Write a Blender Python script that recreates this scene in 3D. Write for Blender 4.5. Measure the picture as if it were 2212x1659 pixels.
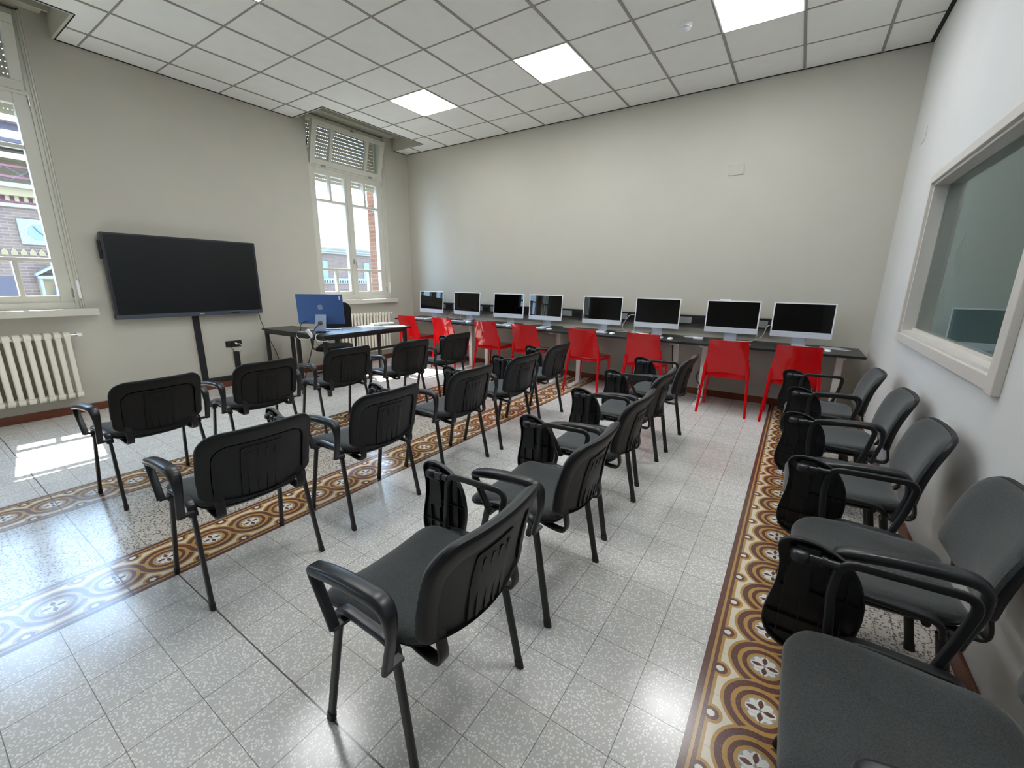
import bpy, bmesh, math, random
from mathutils import Vector, Matrix
random.seed(7)
PI = math.pi
S = bpy.context.scene
COL = S.collection
for o in list(bpy.data.objects): bpy.data.objects.remove(o)

# ---------------------------------------------------------------- camera
def _rot(a, b, c):
    return Matrix.Rotation(a, 4, 'Z') @ Matrix.Rotation(b, 4, 'X') @ Matrix.Rotation(c, 4, 'Z')
cam_d = bpy.data.cameras.new('camera'); cam = bpy.data.objects.new('camera', cam_d); COL.objects.link(cam)
cam_d.sensor_fit = 'HORIZONTAL'; cam_d.sensor_width = 36; cam_d.lens = 908.54 / 2212 * 36
cam_d.clip_start = 0.02; cam_d.clip_end = 200
cam.matrix_world = Matrix.Translation((6.0446, -5.6888, 1.3831)) @ _rot(0.5855, 1.3311, 0.0124)
S.camera = cam

# ---------------------------------------------------------------- sky, sun, lights, exposure
S.view_settings.view_transform = 'Standard'; S.view_settings.look = 'None'
S.view_settings.gamma = 1; S.view_settings.use_curve_mapping = False
S.view_settings.exposure = 1.0
W = bpy.data.worlds.new('world'); S.world = W; W.use_nodes = True
_bg = W.node_tree.nodes['Background']
_bg.inputs[0].default_value = (0.46, 0.68, 1.0, 1); _bg.inputs[1].default_value = 8.5
sun_d = bpy.data.lights.new('sun', 'SUN'); sun = bpy.data.objects.new('sun', sun_d); COL.objects.link(sun)
sun_d.energy = 18; sun_d.angle = 0.009; sun_d.color = (1, 0.97, 0.92)
sun.rotation_euler = Vector((-1, 0.14, 1.43)).to_track_quat('Z', 'Y').to_euler(); sun.location = (-10, 2, 12)
PANEL_EMIT = 11.5

# ---------------------------------------------------------------- node expression helper
class N:
    def __init__(s, nt, v): s.nt, s.v = nt, v
    def _m(s, op, *a, clamp=False):
        n = s.nt.nodes.new('ShaderNodeMath'); n.operation = op; n.use_clamp = clamp
        for i, x in enumerate((s,) + a):
            if isinstance(x, N): x = x.v
            if isinstance(x, (int, float)): n.inputs[i].default_value = x
            else: s.nt.links.new(x, n.inputs[i])
        return N(s.nt, n.outputs[0])
    def __add__(s, o): return s._m('ADD', o)
    __radd__ = __add__
    def __sub__(s, o): return s._m('SUBTRACT', o)
    def __rsub__(s, o): return N(s.nt, o)._m('SUBTRACT', s)
    def __mul__(s, o): return s._m('MULTIPLY', o)
    __rmul__ = __mul__
    def __truediv__(s, o): return s._m('DIVIDE', o)
    def lt(s, o): return s._m('LESS_THAN', o)
    def gt(s, o): return s._m('GREATER_THAN', o)
    def abs(s): return s._m('ABSOLUTE')
    def sqrt(s): return s._m('SQRT')
    def min(s, o): return s._m('MINIMUM', o)
    def max(s, o): return s._m('MAXIMUM', o)
    def floor(s): return s._m('FLOOR')
    def mod(s, o): return s._m('FLOORED_MODULO', o)
    def sin(s): return s._m('SINE')
    def clamp(s): return s._m('ADD', 0.0, clamp=True)
def sel(m, a, b):           # scalar: m ? a : b
    return m * a + (1 - m) * b

def srgb(r, g, b):
    f = lambda c: (c / 255 / 12.92) if c / 255 <= 0.04045 else ((c / 255 + 0.055) / 1.055) ** 2.4
    return (f(r), f(g), f(b), 1)

class Mat:
    def __init__(s, name):
        s.m = bpy.data.materials.new(name); s.m.use_nodes = True; s.nt = s.m.node_tree
        s.b = s.nt.nodes['Principled BSDF']; s.tc = None
    def coord(s, which='Object'):
        if s.tc is None: s.tc = s.nt.nodes.new('ShaderNodeTexCoord')
        return s.tc.outputs[which]
    def xyz(s, which='Object'):
        n = s.nt.nodes.new('ShaderNodeSeparateXYZ'); s.nt.links.new(s.coord(which), n.inputs[0])
        return [N(s.nt, n.outputs[i]) for i in range(3)]
    def noise(s, scale, detail=2, rough=0.5, out='Fac', which='Object', scl=None):
        n = s.nt.nodes.new('ShaderNodeTexNoise'); n.inputs['Scale'].default_value = scale
        n.inputs['Detail'].default_value = detail; n.inputs['Roughness'].default_value = rough
        c = s.coord(which)
        if scl:
            mp = s.nt.nodes.new('ShaderNodeMapping'); mp.inputs['Scale'].default_value = scl
            s.nt.links.new(c, mp.inputs[0]); c = mp.outputs[0]
        s.nt.links.new(c, n.inputs['Vector']); return N(s.nt, n.outputs[out])
    def voro(s, scale, feature='F1', out='Distance', rnd=1.0):
        n = s.nt.nodes.new('ShaderNodeTexVoronoi'); n.feature = feature
        n.inputs['Scale'].default_value = scale; n.inputs['Randomness'].default_value = rnd
        s.nt.links.new(s.coord(), n.inputs['Vector']); return N(s.nt, n.outputs[out])
    def mix(s, fac, a, b):
        n = s.nt.nodes.new('ShaderNodeMix'); n.data_type = 'RGBA'
        for i, x in ((0, fac), (6, a), (7, b)):
            if isinstance(x, N): x = x.v
            if isinstance(x, (int, float)): n.inputs[i].default_value = x
            elif isinstance(x, tuple): n.inputs[i].default_value = x
            else: s.nt.links.new(x, n.inputs[i])
        return n.outputs[2]
    def set(s, **k):
        for a, v in k.items():
            i = s.b.inputs[a.replace('_', ' ')]
            if isinstance(v, N): v = v.v
            if isinstance(v, (int, float, tuple)): i.default_value = v
            else: s.nt.links.new(v, i)
        return s
    def bump(s, h, strength=0.2, dist=0.002):
        n = s.nt.nodes.new('ShaderNodeBump'); n.inputs['Strength'].default_value = strength
        n.inputs['Distance'].default_value = dist
        s.nt.links.new(h.v, n.inputs['Height']); s.nt.links.new(n.outputs[0], s.b.inputs['Normal']); return s

def simple(name, col, rough=0.5, metal=0.0, spec=0.5, var=0.06, nscale=30, bump=0.0, **k):
    M = Mat(name); n = M.noise(nscale, 3)
    c2 = tuple(min(1, x * (1 + var)) for x in col[:3]) + (1,); c1 = tuple(x * (1 - var) for x in col[:3]) + (1,)
    M.set(Base_Color=M.mix(n, c1, c2), Roughness=rough, Metallic=metal, Specular_IOR_Level=spec, **k)
    if bump: M.bump(n, bump, 0.001)
    return M.m

MT = {}
def build_materials():
    # painted plaster
    for nm, c in (('wall_paint', srgb(193, 190, 179)), ('wall_paint_right', srgb(212, 211, 208))):
        M = Mat(nm); a = M.noise(3.0, 4); b = M.noise(220, 2)
        c1 = tuple(x * 0.96 for x in c[:3]) + (1,); c2 = tuple(min(1, x * 1.03) for x in c[:3]) + (1,)
        M.set(Base_Color=M.mix(a, c1, c2), Roughness=0.75, Specular_IOR_Level=0.25).bump(b, 0.12, 0.0008); MT[nm] = M.m
    # ceiling tile
    M = Mat('ceiling_tile'); a = M.noise(9, 4); b = M.noise(260, 3)
    M.set(Base_Color=M.mix(a, srgb(238, 239, 234), srgb(246, 247, 243)), Roughness=0.9, Specular_IOR_Level=0.1).bump(b, 0.25, 0.0008); MT['tile'] = M.m
    MT['tbar'] = simple('ceiling_grid_metal', srgb(150, 147, 143), 0.5)
    MT['dark_gap'] = simple('shadow_gap', srgb(40, 38, 40), 0.9)
    MT['fascia'] = simple('recess_board_paint', srgb(190, 189, 175), 0.7)
    MT['win'] = simple('window_enamel', srgb(206, 205, 194), 0.35, var=0.03, nscale=6)
    MT['marble'] = simple('sill_stone_paint', srgb(208, 206, 196), 0.4, var=0.04, nscale=12)
    MT['slat'] = simple('shutter_slat_plastic', srgb(196, 188, 166), 0.55)
    MT['casing'] = None
    M = Mat('pale_wood_casing'); a = M.noise(10, 4, scl=(30, 2, 2))
    M.set(Base_Color=M.mix(a, srgb(196, 190, 182), srgb(208, 203, 196)), Roughness=0.5).bump(a, 0.1, 0.0006); MT['casing'] = M.m
    M = Mat('baseboard_wood'); a = M.noise(5, 4, scl=(3, 3, 30))
    M.set(Base_Color=M.mix(a, srgb(96, 48, 30), srgb(124, 66, 42)), Roughness=0.35); MT['base'] = M.m
    MT['radiator'] = simple('radiator_enamel', srgb(224, 221, 208), 0.35, var=0.02)
    # chairs
    M = Mat('charcoal_fabric'); a = M.noise(260, 3); b = M.noise(8, 3)
    M.set(Base_Color=M.mix(a, M.mix(b, srgb(22, 24, 24), srgb(28, 30, 30)), M.mix(b, srgb(76, 79, 79), srgb(84, 87, 87))), Roughness=0.95, Specular_IOR_Level=0.15,
          Sheen_Weight=0.25, Sheen_Roughness=0.5).bump(a, 0.5, 0.001); MT['fabric'] = M.m
    M = Mat('black_textured_plastic'); a = M.noise(600, 2)
    M.set(Base_Color=srgb(24, 25, 27), Roughness=0.46, Specular_IOR_Level=0.35).bump(a, 0.15, 0.0004); MT['plastic'] = M.m
    MT['arm'] = simple('black_armrest_plastic', srgb(32, 34, 38), 0.33, var=0.03)
    MT['metal'] = simple('black_powder_coat', srgb(30, 30, 31), 0.38, var=0.04)
    MT['tablet'] = simple('black_tablet_plastic', srgb(26, 27, 30), 0.38, var=0.04)
    M = Mat('red_gloss_plastic'); a = M.noise(4, 2)
    M.set(Base_Color=M.mix(a, srgb(196, 4, 14), srgb(206, 7, 17)), Roughness=0.06, Specular_IOR_Level=0.45); MT['red'] = M.m
    # desks
    M = Mat('dark_desk_laminate'); a = M.noise(60, 3, scl=(1, 8, 1))
    M.set(Base_Color=M.mix(a, srgb(36, 36, 38), srgb(46, 46, 48)), Roughness=0.34, Specular_IOR_Level=0.35); MT['desk'] = M.m
    MT['desk_edge'] = simple('black_desk_edge', srgb(22, 22, 24), 0.4)
    MT['white_metal'] = simple('white_powder_coat', srgb(232, 230, 226), 0.35, var=0.02)
    # electronics
    MT['silver'] = simple('pale_silver_aluminium', srgb(206, 212, 222), 0.35, 0.25, var=0.02)
    MT['bezel'] = simple('white_bezel', srgb(236, 238, 242), 0.25, var=0.01)
    MT['screen'] = simple('black_glass_screen', srgb(3, 3, 4), 0.02, var=0.1, spec=0.35)
    MT['tvscreen'] = simple('matte_black_screen', srgb(20, 23, 26), 0.3, var=0.0, spec=0.4)
    MT['tvframe'] = simple('grey_black_frame', srgb(44, 47, 54), 0.35, var=0.03)
    MT['blue'] = simple('blue_anodised', srgb(74, 108, 168), 0.38, 0.45, var=0.02)
    MT['blue_logo'] = simple('polished_blue_grey', srgb(150, 165, 195), 0.3, 0.4, var=0.01)
    MT['lightblue'] = simple('pale_blue_aluminium', srgb(160, 176, 208), 0.35, 0.3, var=0.02)
    MT['white'] = simple('white_plastic', srgb(238, 240, 242), 0.3, var=0.01)
    MT['key'] = simple('white_keycap', srgb(225, 230, 236), 0.4, var=0.01)
    MT['black'] = simple('black_plastic', srgb(20, 20, 21), 0.4, var=0.05)
    MT['trunk'] = simple('black_trunking', srgb(30, 31, 35), 0.4, var=0.05)
    MT['greycover'] = simple('grey_socket_cover', srgb(140, 142, 145), 0.4, var=0.03)
    MT['chrome'] = simple('bright_metal', srgb(190, 190, 190), 0.2, 1.0, var=0.02)
    MT['paper'] = simple('white_paper', srgb(240, 240, 238), 0.7, var=0.01)
    MT['mesh'] = simple('black_mesh_fabric', srgb(18, 18, 19), 0.85, var=0.1, nscale=200)
    MT['plate'] = simple('painted_cover_plate', srgb(187, 185, 175), 0.6, var=0.01)
    MT['sticker'] = simple('label_sticker', srgb(215, 225, 235), 0.5, var=0.01)
    # emissive panel
    M = Mat('led_panel_diffuser'); M.set(Base_Color=(1, 1, 1, 1), Emission_Color=(0.97, 0.99, 1.0, 1), Emission_Strength=PANEL_EMIT); MT['led'] = M.m
    # clear glass: lets the sun through, reflects by angle
    for nm, tint in (('clear_glass', (0.97, 0.985, 0.98, 1)), ('grey_green_glass', (0.58, 0.64, 0.63, 1))):
        m = bpy.data.materials.new(nm); m.use_nodes = True; nt = m.node_tree; nt.nodes.clear()
        out = nt.nodes.new('ShaderNodeOutputMaterial'); mx = nt.nodes.new('ShaderNodeMixShader')
        t = nt.nodes.new('ShaderNodeBsdfTransparent'); g = nt.nodes.new('ShaderNodeBsdfGlossy'); f = nt.nodes.new('ShaderNodeFresnel')
        ge = nt.nodes.new('ShaderNodeNewGeometry'); im = nt.nodes.new('ShaderNodeMath'); im.operation = 'MULTIPLY_ADD'
        im.inputs[1].default_value = 1 / 1.5 - 1.5; im.inputs[2].default_value = 1.5; nt.links.new(ge.outputs['Backfacing'], im.inputs[0]); nt.links.new(im.outputs[0], f.inputs[0])
        t.inputs[0].default_value = tint; g.inputs['Roughness'].default_value = 0.01
        g.inputs[0].default_value = (0.9, 0.95, 0.95, 1)
        nt.links.new(f.outputs[0], mx.inputs[0]); nt.links.new(t.outputs[0], mx.inputs[1]); nt.links.new(g.outputs[0], mx.inputs[2])
        nt.links.new(mx.outputs[0], out.inputs[0]); MT[nm] = m
    # exterior
    def brick(nm, c1, c2, mortar, sc=1.0):
        M = Mat(nm); n = M.nt.nodes.new('ShaderNodeTexBrick'); x, y, z = M.xyz()
        cb = M.nt.nodes.new('ShaderNodeCombineXYZ'); M.nt.links.new((x + y).v, cb.inputs[0]); M.nt.links.new(z.v, cb.inputs[1])
        M.nt.links.new(cb.outputs[0], n.inputs['Vector']); n.inputs['Color1'].default_value = c1; n.inputs['Color2'].default_value = c2
        n.inputs['Mortar'].default_value = mortar; n.inputs['Scale'].default_value = sc
        n.inputs['Brick Width'].default_value = 0.25; n.inputs['Row Height'].default_value = 0.07; n.inputs['Mortar Size'].default_value = 0.008
        M.set(Base_Color=n.outputs[0], Roughness=0.9, Specular_IOR_Level=0.1); return M.m
    MT['brick'] = brick('street_brick', srgb(88, 70, 58), srgb(76, 60, 52), srgb(96, 84, 76))
    MT['brick_near'] = brick('own_brick', srgb(120, 82, 62), srgb(104, 66, 52), srgb(112, 98, 84))
    M = Mat('roof_tiles'); x, y, z = M.xyz(); r = (z * 16).mod(1.0).lt(0.16); v = M.voro(2.2, out='Distance'); k = (M.noise(3.2, 4).lt(0.37)) * 0.6
    M.set(Base_Color=M.mix((r * 0.5 + k).clamp(), srgb(112, 92, 84), srgb(66, 46, 40)), Roughness=0.9); MT['roof'] = M.m
    MT['stone'] = simple('pale_stone', srgb(104, 98, 84), 0.8, nscale=3)
    MT['ochre'] = simple('ochre_render', srgb(100, 84, 56), 0.85, nscale=3)
    MT['timber'] = simple('dark_timber', srgb(50, 42, 46), 0.8)
    MT['redpaint'] = simple('red_painted_board', srgb(84, 40, 46), 0.8)
    MT['plaster'] = simple('white_plaster', srgb(98, 96, 94), 0.85)
    MT['bluegrey'] = simple('blue_grey_shutter', srgb(76, 84, 92), 0.6)
    MT['statue'] = simple('blue_grey_statue', srgb(60, 72, 94), 0.7)
    MT['ground'] = simple('street_ground', srgb(120, 116, 110), 0.9)
    MT['corridor'] = simple('corridor_paint', srgb(190, 198, 196), 0.8)
    MT['film'] = simple('pale_window_film', srgb(225, 232, 232), 0.6)
    # decorated terrazzo floor
    M = Mat('terrazzo_floor'); X, Y, Z = M.xyz()
    P = 0.2
    def strip(x0):            # u along the strip, v across, centred
        v0 = X - (x0 + 0.195); u0 = (Y + 0.1).mod(P) - P / 2   # rosettes at y = -0.1 mod 0.2 -> centred on 0
        flip = v0.lt(0.0) * -2 + 1
        return u0 * flip, v0.abs()
    inA = X.gt(2.175) * X.lt(2.565); inB = X.gt(3.375) * X.lt(3.765); inC = X.gt(5.94) * X.lt(6.33)
    x0 = inA * 2.175 + inB * 3.375 + inC * 5.94
    v0 = X - x0 - 0.195
    u0 = (Y + 0.0).mod(P) - P / 2
    sg = v0.lt(0.0) * -2 + 1
    u = u0 * sg; v = v0 * sg
    r = (u * u + v * v).sqrt()
    up = u - P; r2 = (up * up + v * v).sqrt(); um = u + P
    ang_ok = (u * 0.8 - v * 0.6).lt(0.045)
    d1 = (r - 0.1).abs() + (1 - ang_ok); d2 = (r2 - 0.1).abs()
    d = d1.min(d2)
    GOLD = srgb(188, 146, 84); BRN = srgb(104, 70, 64); CRM = srgb(226, 216, 194); GRY = srgb(168, 168, 166)
    c = M.mix(d.lt(0.0215), CRM, GOLD)
    c = M.mix(r.lt(0.092), c, GOLD); c = M.mix(d.lt(0.011), c, BRN)
    c = M.mix(r.lt(0.074), c, BRN); c = M.mix(r.lt(0.058), c, GOLD)
    c = M.mix(r.lt(0.047), c, GRY)
    au = u.abs(); av = v.abs(); mn = au.min(av); mxx = au.max(av)
    star = (mn + 0.6 * mxx).lt(0.034).max((mxx + 0.45 * (mxx - mn)).lt(0.04) * r.lt(0.044)) * 1.0
    c = M.mix(star * r.lt(0.045), c, srgb(232, 230, 224))
    pet = mn.lt(0.0085 * ((mxx - 0.006) * (PI / 0.038)).sin()) * mxx.gt(0.007) * mxx.lt(0.043)
    c = M.mix(pet, c, BRN); c = M.mix(r.lt(0.006), c, GRY)
    # margin lines and small discs
    uu = u + 0.0; du = P / 2 - uu.abs(); dv = v - 0.137; rs = (du * du + dv * dv).sqrt()
    c = M.mix(rs.lt(0.036).max(v.gt(0.139)), c, GOLD)
    c = M.mix(rs.lt(0.025).max(v.gt(0.15)), c, BRN)
    c = M.mix(v.gt(0.163) * v.lt(0.173), c, GOLD)
    c = M.mix(rs.lt(0.0125), c, srgb(236, 232, 222))
    gr = M.noise(300, 2).gt(0.62) * 0.25
    c = M.mix(gr, c, srgb(200, 180, 160))
    strips = c; inS = inA.max(inB).max(inC)
    # fields
    chips = M.voro(120, out='Color'); cd = M.voro(120); ch = N(M.nt, chips.v)
    sep = M.nt.nodes.new('ShaderNodeSeparateColor'); M.nt.links.new(chips.v, sep.inputs[0]); c0 = N(M.nt, sep.outputs[0])
    big = M.noise(0.7, 3)
    tid = M.nt.nodes.new('ShaderNodeTexWhiteNoise'); tid.noise_dimensions = '2D'
    tv = M.nt.nodes.new('ShaderNodeCombineXYZ'); M.nt.links.new((X * 5 + 0.175).floor().v, tv.inputs[0]); M.nt.links.new((Y * 5 + 0.6).floor().v, tv.inputs[1])
    M.nt.links.new(tv.outputs[0], tid.inputs['Vector']); tr = N(M.nt, tid.outputs[0])
    light = M.mix(cd.lt(0.42) * c0.gt(0.25), M.mix((big * 0.6 + tr * 0.5).clamp(), srgb(200, 198, 194), srgb(214, 212, 208)), M.mix((c0 * 0.7 + tr * 0.3).clamp(), srgb(232, 231, 228), srgb(250, 249, 246)))
    speck = M.mix(cd.lt(0.5) * c0.lt(0.42), M.mix(c0, srgb(186, 180, 170), srgb(206, 200, 190)), M.mix(c0, srgb(96, 90, 88), srgb(140, 132, 128)))
    inSpeck = (X.gt(2.565) * X.lt(3.375)).max(X.gt(6.33))
    fld = M.mix(inSpeck, light, speck)
    stain = M.noise(1.1, 5).gt(0.66) * 0.12
    fld = M.mix(stain, fld, srgb(150, 120, 100))
    c = M.mix(inS, fld, strips)
    # joints
    wob = (M.noise(40, 2) - 0.5) * 0.0012
    gx = ((X + 0.035 + 0.1 + wob).mod(P) - 0.1).abs(); gy = ((Y + 0.12 + 0.1 + wob).mod(P) - 0.1).abs()
    jf = (gx.lt(0.0014) * (1 - inS)).max(gy.lt(0.0012) * (inS * -0.55 + 1)).max((v0.abs()).lt(0.0008) * inS * 0.6)
    c = M.mix(jf * 0.75, c, srgb(78, 72, 66))
    crack = ((Y + 5.285 + (M.noise(7, 4) - 0.5) * 0.014).abs().lt(0.0030) * X.lt(3.77)).max((Y + 5.118 + (M.noise(5, 3) - 0.5) * 0.006).abs().lt(0.0026) * X.gt(3.765) * X.lt(5.5))
    c = M.mix(crack * 0.85, c, srgb(78, 62, 66))
    M.set(Base_Color=c, Roughness=M.noise(6, 3) * 0.08 + 0.15, Specular_IOR_Level=0.55)
    M.bump(M.noise(14, 2), 0.05, 0.001)
    MT['floor'] = M.m
build_materials()

# ---------------------------------------------------------------- mesh helpers
def obj(name, bm, mat, parent=None, smooth=True, bev=0.0, seg=2, loc=None):
    me = bpy.data.meshes.new(name)
    bmesh.ops.recalc_face_normals(bm, faces=bm.faces)
    bm.to_mesh(me); bm.free()
    for m in (mat if isinstance(mat, (list, tuple)) else [mat]): me.materials.append(MT[m] if isinstance(m, str) else m)
    o = bpy.data.objects.new(name, me); COL.objects.link(o)
    if smooth:
        for p in me.polygons: p.use_smooth = True
        try: me.set_sharp_from_angle(angle=math.radians(38))
        except Exception: pass
    if bev:
        b = o.modifiers.new('bevel', 'BEVEL'); b.width = bev; b.segments = seg; b.limit_method = 'ANGLE'; b.angle_limit = math.radians(40)
    if parent is not None: o.parent = parent
    if loc is not None: o.location = loc
    return o
def thing(name, label, cat, loc=(0, 0, 0), rz=0.0, group=None, kind=None):
    o = bpy.data.objects.new(name, None); COL.objects.link(o); o.empty_display_size = 0.05
    o.location = loc; o.rotation_euler = (0, 0, rz); tag(o, label, cat, group, kind); return o
def tag(o, label=None, cat=None, group=None, kind=None):
    if label: o['label'] = label
    if cat: o['category'] = cat
    if group: o['group'] = group
    if kind: o['kind'] = kind
    return o
def B(): return bmesh.new()
def box(bm, x0, x1, y0, y1, z0, z1, mtx=None, mi=0):
    vs = [bm.verts.new(Vector(c)) for c in ((x0, y0, z0), (x1, y0, z0), (x1, y1, z0), (x0, y1, z0), (x0, y0, z1), (x1, y0, z1), (x1, y1, z1), (x0, y1, z1))]
    if mtx is not None:
        for v in vs: v.co = mtx @ v.co
    for f in ((0, 3, 2, 1), (4, 5, 6, 7), (0, 1, 5, 4), (1, 2, 6, 5), (2, 3, 7, 6), (3, 0, 4, 7)):
        fc = bm.faces.new([vs[i] for i in f]); fc.material_index = mi
    return bm
def smooth_path(pts, n=6, r=None):
    """round the corners of a polyline with quadratic arcs; pts items may be (x,y,z) or (x,y,z,radius)"""
    out = []
    P = [Vector(p[:3]) for p in pts]
    for i, p in enumerate(P):
        if i == 0 or i == len(P) - 1: out.append(p); continue
        rr = pts[i][3] if len(pts[i]) > 3 else (r or 0.02)
        a = (P[i - 1] - p); b = (P[i + 1] - p)
        ra = min(rr, a.length * 0.49); rb = min(rr, b.length * 0.49)
        A = p + a.normalized() * ra; Bq = p + b.normalized() * rb
        for k in range(n + 1):
            t = k / n; out.append(A * (1 - t) ** 2 + p * 2 * t * (1 - t) + Bq * t * t)
    return out
def prof_rr(w, h, n=3, rad=0.45):
    """rounded rectangle profile in (side, up)"""
    r = min(w, h) * rad; pts = []
    for cx, cy, a0 in ((w / 2 - r, h / 2 - r, 0), (-w / 2 + r, h / 2 - r, 90), (-w / 2 + r, -h / 2 + r, 180), (w / 2 - r, -h / 2 + r, 270)):
        for k in range(n + 1):
            a = math.radians(a0 + 90 * k / n); pts.append((cx + r * math.cos(a), cy + r * math.sin(a)))
    return pts
def sweep(bm, path, w, h=None, side=(0, 1, 0), widths=None, closed_ends=True, n=3, rad=0.45):
    """w along 'side', h across; widths: list/func t->(sw,sh) multipliers"""
    h = h or w; base = prof_rr(w, h, n, rad); rings = []
    side = Vector(side).normalized(); L = len(path)
    for i, p in enumerate(path):
        t = (path[min(i + 1, L - 1)] - path[max(i - 1, 0)])
        if t.length < 1e-9: t = Vector((0, 0, 1))
        t.normalize(); s = side - t * side.dot(t)
        if s.length < 1e-4: s = t.orthogonal()
        s.normalize(); up = t.cross(s)
        sw, sh = widths(i / (L - 1)) if widths else (1, 1)
        rings.append([bm.verts.new(p + s * (a * sw) + up * (b * sh)) for a, b in base])
    m = len(base)
    for i in range(L - 1):
        for k in range(m):
            bm.faces.new((rings[i][k], rings[i][(k + 1) % m], rings[i + 1][(k + 1) % m], rings[i + 1][k]))
    if closed_ends:
        bm.faces.new(rings[0][::-1]); bm.faces.new(rings[-1])
    return bm
def cyl(bm, a, b, r, n=12, r2=None):
    a = Vector(a); b = Vector(b); d = (b - a).normalized(); s = d.orthogonal().normalized(); u = d.cross(s)
    r2 = r if r2 is None else r2
    R = [[bm.verts.new(c + s * (q * math.cos(2 * PI * k / n)) + u * (q * math.sin(2 * PI * k / n))) for k in range(n)] for c, q in ((a, r), (b, r2))]
    for k in range(n): bm.faces.new((R[0][k], R[0][(k + 1) % n], R[1][(k + 1) % n], R[1][k]))
    bm.faces.new(R[0][::-1]); bm.faces.new(R[1]); return bm
def rrect(x0, x1, y0, y1, r, n=6):
    """outline, r: single or 4 radii (x1y1, x0y1, x0y0, x1y0)"""
    if not isinstance(r, (tuple, list)): r = (r,) * 4
    out = []
    for (cx, cy, sx, sy, a0), q in zip(((x1, y1, -1, -1, 0), (x0, y1, 1, -1, 90), (x0, y0, 1, 1, 180), (x1, y0, -1, 1, 270)), r):
        for k in range(n + 1):
            a = math.radians(a0 + 90 * k / n); out.append((cx + sx * q + q * math.cos(a), cy + sy * q + q * math.sin(a)))
    return out
def dens(outl, m=0.03):
    out = []
    for i, a in enumerate(outl):
        b = outl[(i + 1) % len(outl)]; L = math.hypot(b[0] - a[0], b[1] - a[1]); k = max(1, int(L / m))
        for j in range(k): out.append((a[0] + (b[0] - a[0]) * j / k, a[1] + (b[1] - a[1]) * j / k))
    return out
def pillow(bm, outl, rings, warp, center=None):
    """closed body from an outline; rings = list of (scale, height) from one pole over the rim to the other pole"""
    cx = sum(p[0] for p in outl) / len(outl); cy = sum(p[1] for p in outl) / len(outl)
    if center: cx, cy = center
    first = bm.verts.new(warp(cx, cy, rings[0][1])); prev = None; n = len(outl)
    for s, hgt in rings[1:-1]:
        ring = [bm.verts.new(warp(cx + (a - cx) * s, cy + (b - cy) * s, hgt)) for a, b in outl]
        for k in range(n):
            if prev is None: bm.faces.new((first, ring[k], ring[(k + 1) % n]))
            else: bm.faces.new((prev[k], ring[k], ring[(k + 1) % n], prev[(k + 1) % n]))
        prev = ring
    last = bm.verts.new(warp(cx, cy, rings[-1][1]))
    for k in range(n): bm.faces.new((prev[k], last, prev[(k + 1) % n]))
    return bm
def prism(bm, outl, z0, z1, warp=lambda a, b, c: (a, b, c), mi=0):
    n = len(outl); lo = [bm.verts.new(warp(a, b, z0)) for a, b in outl]; hi = [bm.verts.new(warp(a, b, z1)) for a, b in outl]
    for k in range(n): bm.faces.new((lo[k], lo[(k + 1) % n], hi[(k + 1) % n], hi[k])).material_index = mi
    f = [bm.faces.new(lo[::-1]), bm.faces.new(hi)]
    for q in f: q.material_index = mi
    if n > 4: bmesh.ops.triangulate(bm, faces=f)
    return bm
def dup(root, loc, rz, label=None, group=None):
    r = root.copy(); COL.objects.link(r); r.location = loc; r.rotation_euler = (0, 0, rz)
    if label: r['label'] = label
    if group: r['group'] = group
    for ch in list(root.children):
        c = ch.copy(); COL.objects.link(c); c.parent = r
        for g in list(ch.children):
            d = g.copy(); COL.objects.link(d); d.parent = c
    return r
V3 = Vector

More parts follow.
